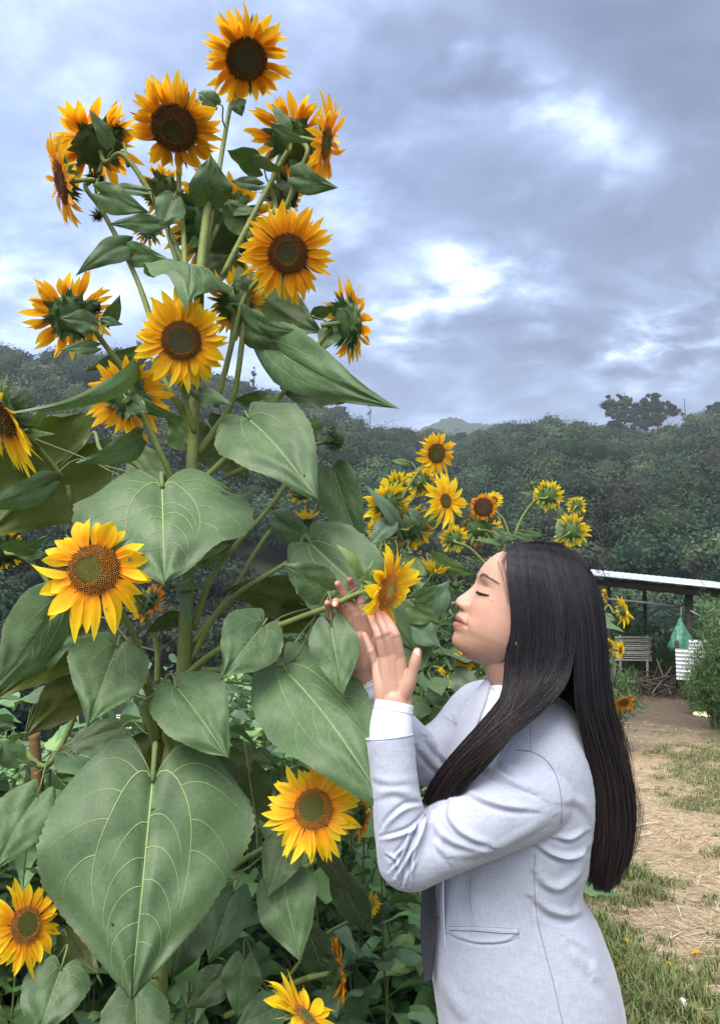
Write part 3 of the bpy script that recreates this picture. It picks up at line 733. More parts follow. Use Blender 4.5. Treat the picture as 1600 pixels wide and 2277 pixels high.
b4 = bud(big, 752, 974, 1.62, 42, (.88, .25, .2), 4, col=(.06, .105, .05))
b5 = bud(big, 684, 1156, 1.72, 20, (-.1, .9, .2), 5, yel=.7)
b6 = bud(big, 822, 2012, 1.75, 22, (.2, .1, .95), 6, yel=.15, col=(.16, .22, .06))
b7 = bud(big, 216, 680, 1.62, 24, (.7, .5, .2), 7, col=(.022, .04, .02))
# the head held between the hands
held = flower(big, 860, 1314, 1.385, 106, 41, (.86, -.24, .45), seed=7, style=LOWER, n=21, cup=.25, wid=1.55, colin=(.92, .42, .012), colout=(.98, .76, .025),
              discc=dict(cin=(.34, .30, .08), cmid=(.22, .09, .02), cout=(.42, .16, .03), rin=.35, dome=.3), label='yellow head cupped between the two hands', calyx_kw=dict(col=(.13, .20, .07)))
def stalk_to(end, *mid, r0=.0062, r1=.0048, n=30):
    c, nn = end; pts = [P(*m) for m in mid]
    L = .045
    return branch(big, pts + [c - nn * L, c], r0, r1, 'flower_stalk', n)
stalk_to(HC[0], (446, 600, 1.69), (474, 460, 1.72), (490, 360, 1.78), (512, 235, 1.82))
stalk_to(HC[1], (413, 640, 1.66), (408, 520, 1.69), (398, 410, 1.76))
stalk_to(HC[2], (480, 905, 1.66), (512, 780, 1.66), (545, 660, 1.66), (600, 600, 1.66))
stalk_to(HC[3], (432, 960, 1.62), (415, 900, 1.60), (402, 830, 1.58))
stalk_to(HC[4], (352, 1600, 1.57), (318, 1470, 1.50), (287, 1390, 1.44), (232, 1290, 1.40))
stalk_to(HC[5], (440, 2000, 1.6), (560, 1900, 1.56), (680, 1860, 1.50))
stalk_to(HC[6], (150, 2200, 1.62), (110, 2110, 1.58), (80, 2070, 1.55))
stalk_to(BC[0], (410, 590, 1.70), (343, 444, 1.72), (275, 345, 1.72))
stalk_to(BC[1], (345, 740, 1.66), (312, 640, 1.68), (276, 560, 1.69), (228, 470, 1.70), (190, 415, 1.70))
stalk_to(BC[2], (495, 613, 1.68), (557, 490, 1.69), (600, 410, 1.70), (637, 340, 1.69))
stalk_to(BC[3], (560, 520, 1.70), (628, 470, 1.69), (662, 390, 1.67), (684, 335, 1.66))
stalk_to(BC[4], (590, 500, 1.72), (612, 460, 1.76))
stalk_to(BC[5], (448, 640, 1.69), (460, 560, 1.72))
stalk_to(BC[6], (300, 850, 1.64), (240, 775, 1.60), (205, 730, 1.56))
stalk_to(BC[7], (400, 1120, 1.60), (378, 1055, 1.57), (335, 960, 1.54), (298, 890, 1.53))
stalk_to(BC[8], (500, 1020, 1.66), (590, 915, 1.67), (650, 850, 1.66), (700, 775, 1.66), (735, 728, 1.67))
stalk_to(BC[9], (500, 830, 1.68), (515, 760, 1.68), (520, 700, 1.66))
stalk_to(BC[10], (400, 600, 1.72), (375, 520, 1.78), (366, 460, 1.80))
stalk_to(BC[12], (350, 1520, 1.6), (345, 1420, 1.6))
stalk_to(BC[13], (600, 1980, 1.66), (720, 1900, 1.66), (775, 1830, 1.64))
stalk_to(BC[14], (500, 2260, 1.66), (620, 2200, 1.65), (700, 2168, 1.63))
stalk_to(BC[15], (500, 2420, 1.6), (600, 2350, 1.5))
stalk_to(BC[16], (604, 1130, 1.72), (640, 1070, 1.75))
stalk_to(b1, (285, 370, 1.73), (275, 320, 1.75), r0=.004, r1=.003)
stalk_to(b2, (222, 455, 1.70), (214, 420, 1.72), r0=.004, r1=.003)
stalk_to(b4, (500, 1060, 1.66), (620, 1010, 1.70), (690, 990, 1.66), r0=.006, r1=.004)
stalk_to(b5, (700, 1240, 1.72), (695, 1190, 1.72), r0=.004, r1=.003)
stalk_to(b6, (560, 2280, 1.72), (700, 2100, 1.74), (790, 2040, 1.75), r0=.004, r1=.003)
# long side branches
branch(big, [(428, 1430, 1.60), (500, 1345, 1.60), (551, 1305, 1.59), (640, 1250, 1.58)], .0075, .0045)
branch(big, [(428, 1400, 1.61), (470, 1285, 1.63), (540, 1195, 1.66), (590, 1140, 1.69), (640, 1075, 1.72)], .0078, .004)
branch(big, [(415, 1500, 1.59), (470, 1455, 1.57), (530, 1425, 1.54), (607, 1396, 1.50), (680, 1368, 1.46), (735, 1348, 1.43), (790, 1322, 1.41), held[0]], .0068, .0045, 'flower_stalk', 50)
branch(big, [(425, 1470, 1.60), (470, 1380, 1.60), (520, 1310, 1.62), (560, 1240, 1.66), (600, 1180, 1.68)], .006, .004)
branch(big, [(352, 1640, 1.58), (330, 1540, 1.55), (300, 1450, 1.50)], .008, .006)
branch(big, [(392, 1700, 1.60), (372, 1640, 1.58), (345, 1560, 1.56), (300, 1500, 1.53)], .0085, .006)
branch(big, [(355, 1800, 1.60), (345, 1660, 1.52), (318, 1560, 1.50)], .0085, .0075)
branch(big, [(435, 990, 1.63), (415, 930, 1.62), (385, 880, 1.60), (340, 800, 1.62)], .009, .006)
branch(big, [(432, 1060, 1.63), (350, 1075, 1.58), (300, 1030, 1.58), (240, 1010, 1.58)], .008, .005)
branch(big, [(436, 1010, 1.64), (475, 960, 1.66), (520, 880, 1.66), (545, 700, 1.67), (555, 640, 1.68)], .0085, .005)
branch(big, [(436, 1080, 1.63), (510, 1010, 1.64), (560, 950, 1.62)], .007, .005)
branch(big, [(412, 1490, 1.6), (480, 1490, 1.58), (560, 1490, 1.55), (640, 1480, 1.52)], .0065, .005)

L_ = [  # base px,py,d, tip px,py,d, width px, roll deg, options
 (576, 374, 1.72, 504, 334, 1.70, 64, 150, {}), (576, 356, 1.70, 640, 378, 1.68, 34, 40, {}), (657, 392, 1.66, 749, 418, 1.62, 66, 10, dict(bow=.2)),
 (618, 285, 1.64, 690, 318, 1.62, 30, 30, {}), (642, 292, 1.66, 603, 230, 1.66, 30, 20, dict(lobe=.05)), (246, 325, 1.70, 199, 244, 1.66, 40, 20, dict(lobe=.06)),
 (224, 430, 1.66, 334, 474, 1.64, 66, 5, {}), (352, 497, 1.66, 243, 499, 1.64, 42, 10, {}), (386, 444, 1.68, 352, 514, 1.66, 70, 5, {}), (322, 426, 1.68, 228, 420, 1.70, 26, 20, {}),
 (462, 448, 1.70, 470, 345, 1.66, 98, 10, dict(bow=.2)), (576, 412, 1.70, 512, 402, 1.72, 30, 5, {}), (486, 452, 1.72, 580, 468, 1.72, 40, 150, {}),
 (284, 545, 1.68, 172, 604, 1.62, 62, 15, dict(bow=.25, curl=.15)), (284, 560, 1.68, 372, 576, 1.64, 58, 10, {}),
 (412, 606, 1.68, 420, 672, 1.46, 200, -8, dict(bow=.22, fold=-.25, lobe=.05)), (548, 618, 1.68, 514, 634, 1.58, 60, 0, dict(fold=-.2)),
 (556, 640, 1.72, 716, 742, 1.70, 128, 165, dict(col=(.055, .10, .05))), (535, 706, 1.70, 655, 770, 1.60, 90, 30, dict(bow=.2)),
 (610, 768, 1.66, 877, 908, 1.46, 138, 12, dict(bow=.22, lobe=.2, curl=.02)), (650, 852, 1.66, 784, 884, 1.58, 86, 160, dict(col=(.045, .08, .045), wav=.06)),
 (572, 702, 1.64, 694, 742, 1.54, 40, 25, dict(bow=.2)),
 (312, 776, 1.62, 36, 918, 1.40, 62, -30, dict(bow=.36, fold=-.1, lobe=.03)), (318, 786, 1.70, 190, 826, 1.68, 46, 170, {}),
 (278, 874, 1.54, 418, 930, 1.56, 36, 30, dict(lobe=.05, bow=.2)), (290, 892, 1.52, 330, 918, 1.50, 50, 10, {}),
 (433, 866, 1.60, 516, 900, 1.52, 44, 0, dict(fold=-.15)), (600, 905, 1.68, 518, 888, 1.72, 58, 165, {}), (588, 900, 1.66, 640, 940, 1.64, 64, 10, {}),
 (552, 930, 1.58, 706, 1110, 1.42, 208, -14, dict(bow=.12, lobe=.14, col=(.077, .131, .064), holes=1)),
 (740, 1040, 1.66, 808, 1236, 1.62, 104, 15, dict(bow=.06, lobe=.05, col=(.05, .10, .04), fold=.3)),
 (361, 1082, 1.52, 366, 1297, 1.34, 412, 0, dict(bow=.05, lobe=.22, fold=-.12, wav=.03, col=(.085, .141, .070), curl=.02, holes=1)),
 (314, 968, 1.58, 171, 1030, 1.50, 72, -25, dict(bow=.25, fold=.3, lobe=.06)),
 (188, 990, 1.64, -40, 1200, 1.52, 240, 172, dict(col=(.065, .095, .025), lobe=.2)),
 (108, 1072, 1.56, -60, 1130, 1.44, 70, -20, dict(bow=.2)), (352, 1078, 1.66, 268, 968, 1.70, 100, 170, {}), (412, 985, 1.68, 372, 922, 1.68, 70, 160, {}),
 (466, 950, 1.70, 550, 1066, 1.70, 122, 160, dict(col=(.06, .095, .035))), (444, 1248, 1.64, 522, 1204, 1.62, 52, 150, {}),
 (620, 1158, 1.68, 708, 1206, 1.64, 66, 10, dict(bow=.2)), (690, 1210, 1.58, 925, 1452, 1.50, 205, -10, dict(bow=.16, lobe=.1)),
 (726, 1312, 1.46, 630, 1255, 1.42, 92, 0, dict(bow=.08)), (802, 1282, 1.42, 744, 1208, 1.42, 28, 30, dict(lobe=.02, col=(.13, .2, .06), bow=.2)), 
 (812, 1300, 1.41, 830, 1244, 1.41, 26, 20, dict(lobe=.02, col=(.15, .22, .07))),
 (792, 1310, 1.45, 735, 1330, 1.46, 40, 20, dict(col=(.05, .09, .03))),
 (700, 1345, 1.66, 500, 1308, 1.60, 110, 165, dict(col=(.06, .085, .02), wav=.07)), (680, 1370, 1.64, 560, 1400, 1.68, 80, 160, dict(col=(.05, .075, .02))),
 (585, 1391, 1.48, 490, 1512, 1.38, 148, 5, dict(bow=.08, lobe=.2)), (736, 1392, 1.42, 762, 1550, 1.36, 112, 0, dict(bow=.08, lobe=.16)),
 (262, 1437, 1.46, 195, 1614, 1.36, 182, 5, dict(bow=.08, lobe=.13, col=(.079, .141, .059))), (392, 1526, 1.48, 508, 1688, 1.38, 180, -10, dict(bow=.10, lobe=.12)),
 (636, 1492, 1.50, 868, 1806, 1.26, 262, -14, dict(bow=.14, lobe=.18, curl=.02, fold=-.1, col=(.075, .132, .060))),
 (690, 1470, 1.60, 822, 1650, 1.54, 140, 0, dict(col=(.045, .08, .04), lobe=.1)),
 (126, 1340, 1.52, -30, 1545, 1.36, 172, -30, dict(bow=.12, lobe=.18, fold=-.2, wav=.05, col=(.083, .139, .068))),
 (182, 1528, 1.58, 56, 1640, 1.56, 104, 165, dict(col=(.06, .075, .025))), (184, 1420, 1.62, -10, 1555, 1.6, 110, 168, dict(col=(.07, .095, .025))),
 (340, 1732, 1.40, 292, 2226, 1.22, 486, -2, dict(bow=.07, lobe=.24, fold=-.08, wav=.022, col=(.075, .132, .060), res=(80, 51), holes=2, scorch=.9, curl=.02)),
 (266, 1622, 1.58, 126, 1672, 1.54, 62, 20, dict(col=(.05, .085, .03))), (345, 1640, 1.60, 300, 1745, 1.56, 92, 172, dict(col=(.055, .065, .018))), (352, 1610, 1.64, 402, 1712, 1.60, 100, 172, dict(col=(.055, .065, .018))),
 (84, 1770, 1.56, -16, 1940, 1.48, 128, 12, dict(bow=.15)), (136, 2156, 1.50, 82, 2320, 1.42, 150, 8, {}), (302, 2214, 1.48, 312, 2420, 1.40, 150, 0, {}),
 (150, 2084, 1.58, 220, 2166, 1.56, 76, 160, dict(col=(.06, .085, .025))), (626, 1944, 1.52, 668, 2140, 1.44, 144, 4, dict(bow=.1, lobe=.1)), (642, 1864, 1.52, 594, 1998, 1.46, 96, 10, dict(lobe=.1)),
 (718, 1890, 1.62, 800, 1996, 1.62, 60, 40, dict(col=(.05, .07, .04))), (520, 1985, 1.60, 464, 2142, 1.54, 116, 10, {}), (542, 2138, 1.62, 528, 2264, 1.58, 90, 5, dict(wav=.08, col=(.06, .12, .045))),
 (492, 2170, 1.66, 420, 2244, 1.64, 84, 0, dict(col=(.045, .085, .035))), (616, 2240, 1.60, 520, 2290, 1.56, 90, 0, {}), (520, 1660, 1.66, 606, 1700, 1.66, 64, 150, dict(col=(.05, .08, .02))),
 (558, 1716, 1.64, 594, 1836, 1.62, 80, 170, dict(col=(.05, .08, .03))), (410, 1290, 1.56, 426, 1388, 1.5, 40, 30, dict(lobe=.02)), (392, 1305, 1.54, 470, 1310, 1.52, 26, -30, dict(lobe=.02)),
 (404, 1372, 1.60, 322, 1408, 1.58, 46, 150, dict(col=(.055, .08, .03))), (640, 1510, 1.66, 560, 1400, 1.70, 120, 170, dict(col=(.055, .08, .025))),
 (700, 700, 1.70, 742, 680, 1.68, 34, 20, {}), (738, 735, 1.68, 715, 780, 1.66, 54, 10, {}), (238, 716, 1.60, 268, 655, 1.58, 38, 20, {}), (208, 720, 1.56, 130, 706, 1.54, 52, 5, dict(col=(.06, .11, .055))),
 (212, 772, 1.58, 132, 778, 1.54, 34, 15, {}), (234, 712, 1.58, 275, 722, 1.58, 20, 0, {}), (690, 960, 1.64, 644, 925, 1.64, 30, 20, {}), (706, 958, 1.64, 698, 922, 1.64, 24, 0, dict(lobe=.02, col=(.1, .16, .05))),
 (480, 232, 1.76, 440, 205, 1.76, 44, 0, dict(bow=.3)), (526, 226, 1.78, 538, 258, 1.78, 40, 0, dict(bow=.3)), (512, 470, 1.72, 560, 530, 1.74, 60, 160, {}),
 (450, 610, 1.74, 520, 560, 1.74, 80, 165, dict(col=(.05, .085, .03))), (60, 1040, 1.6, 118, 1095, 1.62, 40, 160, {}), (470, 1240, 1.72, 420, 1190, 1.72, 70, 165, {}),
 (800, 1180, 1.72, 700, 1160, 1.74, 30, 10, {}), (560, 1430, 1.72, 640, 1520, 1.72, 110, 170, dict(col=(.05, .08, .03))), (470, 1700, 1.7, 560, 1790, 1.7, 100, 160, dict(col=(.04, .07, .025))),
 (760, 1960, 1.72, 830, 2080, 1.72, 80, 20, dict(col=(.04, .075, .03))), (690, 2080, 1.7, 740, 2200, 1.7, 90, 20, dict(col=(.045, .075, .03))), (420, 2050, 1.7, 380, 2180, 1.66, 110, 10, dict(col=(.04, .07, .03))),
]
rngL = np.random.default_rng(8)
for i, t in enumerate(L_):
    bx, by, bd, tx, ty, td, wpx, roll, kw = t; kw = dict(kw)
    b = P(bx, by, bd); tp = P(tx, ty, td); wm = wpx * (bd + td) / 2 / FPX
    if 'col' in kw: kw['col'] = np.array(kw['col'])
    else: kw['col'] = GREEN * rngL.uniform(.85, 1.12)
    rs = kw.pop('res', (46, 25) if wpx > 110 else (30, 15))
    leaf(big, b, tp, wm, R(roll), seed=i, stalk=join_point(b), vn=(.55 if abs(roll) > 120 else 1.0), res=rs, **kw)

# ------------------------------------------------------------------ other sunflower plants
def small_plant(root_px, label, hs, bs, lvs, stem, group='sunflower plants behind the woman', r=.009, rx=None):
    global BR
    keep, BR = BR, []
    d0 = root_px[1]; base = P(root_px[0], 1400, d0); base[2] = float(ground_z(base[0], base[1]))
    t = thing('sunflower_plant', base, label, 'sunflower', group)
    branch(t, [base + np.array([0, 0, -.03])] + [P(*s) for s in stem], r, r * .6, 'stem', 40)
    for i, (px, py, d, Ro, ro, face, kw, mid) in enumerate(hs):
        e = flower(t, px, py, d, Ro, ro, face, seed=int(px * 7 + py), det=.45, **kw)
        branch(t, [P(*m) for m in mid] + [e[0] - e[1] * .03, e[0]], .0048, .0036, 'flower_stalk', 18)
    for (px, py, d, rr2, face, yel, mid) in bs:
        e = bud(t, px, py, d, rr2, face, int(px), yel=yel)
        branch(t, [P(*m) for m in mid] + [e[0]], .004, .003, 'flower_stalk', 14)
    stm = BR[0]; rs_ = np.random.default_rng(abs(int(root_px[0])) + 9)
    for k in range(0 if root_px[0] == 1262 else 9):      # lower leaves along the stem
        b0 = stm[int(4 + 3.2 * k)]
        if b0[2] > stm[-1][2] - .12: break
        an = k * 2.4 + rs_.uniform(0, 1); dr_ = np.array([math.cos(an), math.sin(an), .25]); b1_ = b0 + dr_ * rs_.uniform(.05, .10); L_len = rs_.uniform(.10, .18)
        leaf(t, b1_, b1_ + nrm(dr_ * np.array([1, 1, -1.2])) * L_len, L_len * .8, 0.0, seed=k + abs(int(root_px[0])), stalk=b0, res=(18, 9), col=GREEN * rs_.uniform(.9, 1.2), nview=np.array([0, -.3, 1.0]))
    for i, lf in enumerate(lvs):
        bx, by, bd, tx, ty, td, wpx, roll = lf[:8]; kw = dict(lf[8]) if len(lf) > 8 else {}
        b = P(bx, by, bd); kw['col'] = np.array(kw.get('col', GREEN * np.random.default_rng(i + int(bx)).uniform(.85, 1.2)))
        leaf(t, b, P(tx, ty, td), wpx * (bd + td) / 2 / FPX, R(roll), seed=int(bx + by), stalk=join_point(b), res=(22, 11), **kw)
    BR = keep
    return t
bk = dict(col=(.08, .14, .045))
UP2 = dict(style=dict(colin=(.90, .40, .012), colout=(.97, .66, .02)))
YL = dict(style=dict(colin=(.92, .50, .015), colout=(.97, .78, .03)), calyx_kw=bk)
small_plant((842, 2.45), 'sunflower plant with many small heads between the held flower and the face of the woman', [
  (970, 1008, 2.42, 50, 23, (.50, -.05, .86), UP2, [(870, 1150, 2.45), (912, 1075, 2.43), (940, 1035, 2.43)]),
  (936, 1072, 2.50, 36, 18, (.2, .1, -.95), YL, [(890, 1140, 2.5), (925, 1100, 2.5)]),
  (862, 1122, 2.44, 58, 24, (-.35, .25, -.88), YL, [(858, 1200, 2.44), (868, 1150, 2.42)]),
  (882, 1090, 2.55, 46, 22, (0, .3, -.93), YL, [(865, 1200, 2.5), (880, 1130, 2.5)]),
  (990, 1114, 2.42, 62, 18, (.66, .1, .70), dict(style=dict(colin=(.92, .46, .012), colout=(.97, .76, .025)), wilt=.1), [(880, 1230, 2.46), (930, 1170, 2.45), (965, 1120, 2.45)]),
  (908, 1172, 2.46, 58, 32, (.08, .18, -.96), UP2, [(850, 1215, 2.45), (880, 1180, 2.42)]),
  (1008, 1198, 2.40, 34, 16, (-.15, .25, -.93), YL, [(1086, 1262, 2.38), (1045, 1220, 2.36)]),
  (835, 1180, 2.52, 28, 12, (-.5, -.3, .6), YL, [(845, 1230, 2.5)]),
 ], [(962, 1277, 2.30, 22, (.3, .85, -.1), .8, [(925, 1360, 2.35), (938, 1310, 2.33)]), (1012, 1300, 2.30, 20, (.1, .5, .5), 0, [(975, 1400, 2.35), (1000, 1330, 2.33)]),
     (932, 1335, 2.35, 14, (-.1, .6, .7), .7, [(945, 1380, 2.35)])], [
  (888, 1180, 2.42, 808, 1076, 2.38, 36, 20, dict(bow=.2, col=(.09, .15, .10))), (870, 1160, 2.4, 818, 1215, 2.36, 48, 10, dict(col=(.09, .15, .10))), (905, 1030, 2.45, 868, 1024, 2.44, 16, 20, dict(col=(.08, .15, .05))),
  (930, 1160, 2.4, 905, 1128, 2.38, 30, 30, dict(col=(.1, .16, .11))), (960, 1240, 2.34, 1066, 1278, 2.24, 44, 25, dict(bow=.12, lobe=.04, col=(.06, .11, .03))), (900, 1240, 2.45, 950, 1282, 2.40, 50, 150),
  (880, 1215, 2.44, 838, 1240, 2.4, 22, 0, dict(col=(.09, .15, .10))), (940, 1145, 2.44, 970, 1165, 2.42, 24, 0), (860, 1250, 2.45, 830, 1290, 2.4, 40, 150), (910, 1300, 2.4, 960, 1340, 2.36, 46, 0),
  (925, 1180, 2.42, 955, 1130, 2.4, 24, 10), (870, 1400, 2.45, 985, 1360, 2.4, 90, 10), (880, 1100, 2.45, 915, 1098, 2.44, 22, 10)],
  [(842, 1600, 2.46), (852, 1400, 2.46), (868, 1270, 2.46), (885, 1190, 2.46)])
small_plant((1110, 2.9), 'sunflower plant with one wilted brown centred head just above the forehead of the woman', [
  (1074, 1128, 2.86, 33, 22, (.05, .05, .99), dict(style=dict(colin=(.75, .22, .006), colout=(.82, .34, .01)), wilt=.8, discc=dict(cin=(.055, .03, .016), cmid=(.055, .03, .016), cout=(.09, .04, .02)), calyx_kw=bk), [(1135, 1205, 2.9), (1115, 1150, 2.9)]),
  (1097, 1112, 2.95, 21, 9, (.05, .05, .98), YL, [(1125, 1200, 2.95), (1108, 1150, 2.95)]),
  (1062, 1172, 2.90, 40, 25, (-.1, .2, -.95), dict(style=dict(colin=(.70, .20, .01), colout=(.66, .22, .02)), wilt=.8, sag=.3, calyx_kw=bk), [(1120, 1230, 2.9), (1090, 1185, 2.88)]),
  (1096, 1180, 2.94, 28, 12, (.5, -.4, -.5), UP2, [(1110, 1230, 2.92)]),
 ], [], [(1100, 1180, 2.86, 1130, 1205, 2.84, 26, 10), (1110, 1210, 2.86, 1050, 1200, 2.84, 14, 30), (1120, 1190, 2.9, 1150, 1200, 2.9, 16, 0)], [(1110, 1500, 2.92), (1118, 1300, 2.92), (1122, 1210, 2.92)], r=.008)
small_plant((1140, 3.1), 'sunflower plant reaching out to the right above the crown of the black hair', [
  (1218, 1102, 3.06, 37, 19, (.22, .22, -.95), dict(YL), [(1140, 1200, 3.08), (1160, 1150, 3.08), (1190, 1112, 3.06)]),
 ], [(1184, 1076, 3.1, 15, (-.2, .9, .1), 0, [(1186, 1115, 3.08)]), (1211, 1076, 3.08, 13, (.1, .9, .1), 0, [(1200, 1110, 3.08)])],
 [(1160, 1185, 3.06, 1210, 1190, 3.02, 20, 10), (1185, 1100, 3.1, 1152, 1095, 3.1, 8, 10), (1150, 1190, 3.06, 1190, 1205, 3.02, 18, 10)], [(1140, 1500, 3.1), (1138, 1300, 3.1), (1140, 1205, 3.1)], r=.008)
small_plant((1240, 3.0), 'sunflower plant showing two heads from behind over the right side of the black hair', [
  (1270, 1180, 2.96, 42, 20, (.28, .25, -.92), dict(YL), [(1225, 1250, 3.0), (1240, 1205, 2.96)]),
  (1281, 1124, 3.0, 23, 11, (.15, .2, -.95), dict(YL), [(1262, 1200, 3.0), (1268, 1150, 2.98)]),
  (1250, 1215, 3.02, 22, 9, (0, -.6, -.6), UP2, [(1240, 1240, 3.0)]),
 ], [], [(1250, 1160, 2.98, 1238, 1200, 2.96, 26, 0), (1290, 1195, 2.98, 1308, 1218, 2.96, 14, 0, dict(col=(.1, .16, .11))), (1250, 1150, 3., 1240, 1125, 3., 16, 10)], [(1240, 1500, 3.0), (1232, 1350, 3.0), (1228, 1250, 3.0)], r=.008)
small_plant((1262, 3.3), 'sunflower plant peeping out behind the hanging hair at the back of the woman', [
  (1344, 1325, 3.3, 18, 10, (.8, .1, .2), UP2, [(1335, 1400, 3.3), (1325, 1350, 3.3)]),
  (1384, 1358, 3.28, 34, 12, (.88, .2, -.35), dict(style=dict(colin=(.92, .50, .015), colout=(.97, .78, .03)), calyx_kw=bk), [(1330, 1385, 3.3), (1350, 1346, 3.3)]),
  (1352, 1432, 3.3, 24, 9, (.6, .5, -.5), YL, [(1330, 1480, 3.3), (1340, 1450, 3.3)]),
  (1378, 1446, 3.26, 22, 8, (.8, -.1, .35), YL, [(1335, 1485, 3.3), (1360, 1465, 3.28)]),
  (1386, 1562, 3.2, 26, 12, (.3, -.6, .6), dict(style=dict(colin=(.70, .24, .01), colout=(.78, .34, .02)), wilt=.6, sag=.4, calyx_kw=bk), [(1340, 1560, 3.25), (1365, 1535, 3.22)]),
 ], [], [(1345, 1465, 3.28, 1380, 1482, 3.26, 8, 0), (1350, 1480, 3.3, 1362, 1520, 3.26, 34, 10, dict(col=(.09, .15, .10))), (1345, 1370, 3.3, 1368, 1380, 3.28, 20, 0, dict(col=(.09, .15, .1))), (1350, 1530, 3.3, 1372, 1560, 3.26, 30, 10, dict(col=(.1, .16, .11)))],
 [(1272, 1800, 3.3), (1290, 1600, 3.3), (1312, 1490, 3.3), (1330, 1390, 3.3)], r=.008)
small_plant((960, 2.2), 'leafy sunflower plant with half open heads between the forearm and the chin of the woman', [
  (988, 1502, 2.16, 26, 12, (.72, .45, .15), dict(YL), [(940, 1590, 2.2), (960, 1545, 2.18)]),
  (1033, 1466, 2.3, 28, 11, (.3, .2, .7), UP2, [(1010, 1560, 2.3), (1028, 1500, 2.3)]),
 ], [(960, 1462, 2.2, 16, (0, .4, .7), 0, [(940, 1540, 2.2)])], [
  (925, 1330, 2.16, 986, 1300, 2.14, 40, 20), (905, 1350, 2.2, 978, 1386, 2.16, 56, 0, dict(col=(.07, .13, .035))), (915, 1380, 2.2, 980, 1442, 2.14, 70, 5, dict(col=(.1, .17, .11))), (900, 1480, 2.2, 965, 1400, 2.2, 70, 150),
  (1015, 1500, 2.26, 1078, 1560, 2.2, 60, 0, dict(col=(.12, .17, .12), wav=.1)), (950, 1540, 2.15, 1010, 1560, 2.1, 50, 0), (930, 1560, 2.12, 900, 1610, 2.06, 70, 10), (940, 1600, 2.1, 1010, 1640, 2.1, 90, 10),
  (920, 1620, 2.1, 985, 1700, 2.1, 90, 150), (1020, 1560, 2.3, 1090, 1500, 2.3, 60, 10), (950, 1360, 2.24, 1000, 1290, 2.28, 60, 20, dict(col=(.08, .14, .09)))],
  [(955, 1800, 2.2), (948, 1650, 2.2), (938, 1560, 2.2), (935, 1450, 2.2), (925, 1360, 2.2)], group='sunflower plants behind the woman')
small_plant((-60, 1.75), 'sunflower plant cut by the left edge with drooping golden petals', [
  (-4, 925, 1.50, 110, 56, (-.62, -.55, .40), dict(style=LOWER, sag=.9, n=30, calyx_kw=dict(col=(.06, .11, .04), ln=1.0)), [(140, 1062, 1.62), (100, 1010, 1.60), (50, 955, 1.56)]),
  (8, 1222, 1.72, 50, 32, (-.2, .2, -.94), dict(style=LOWER, calyx_kw=dict(col=(.035, .06, .02))), [(115, 1305, 1.66), (80, 1260, 1.68), (45, 1235, 1.68)]),
 ], [], [(60, 958, 1.56, 105, 900, 1.54, 30, 20, dict(col=(.12, .18, .05))), (55, 965, 1.54, 125, 965, 1.5, 24, 0, dict(col=(.1, .16, .07))), (50, 1225, 1.68, 108, 1190, 1.66, 30, 20), (60, 1232, 1.68, 108, 1232, 1.66, 32, 0),
   (70, 1225, 1.66, -10, 1215, 1.62, 40, 150), (20, 1000, 1.7, 60, 1100, 1.7, 90, 160), (40, 1690, 1.6, -20, 1640, 1.58, 60, 10), (60, 1100, 1.7, 10, 1180, 1.68, 90, 160), (160, 1010, 1.66, 110, 935, 1.66, 60, 150, dict(col=(.06, .09, .03)))],
 [(-60, 2000, 1.75), (-40, 1760, 1.72), (30, 1660, 1.68), (110, 1700, 1.66), (190, 1500, 1.7), (150, 1330, 1.7), (170, 1200, 1.68), (150, 1080, 1.64)], group='sunflower plants at the left', r=.009)
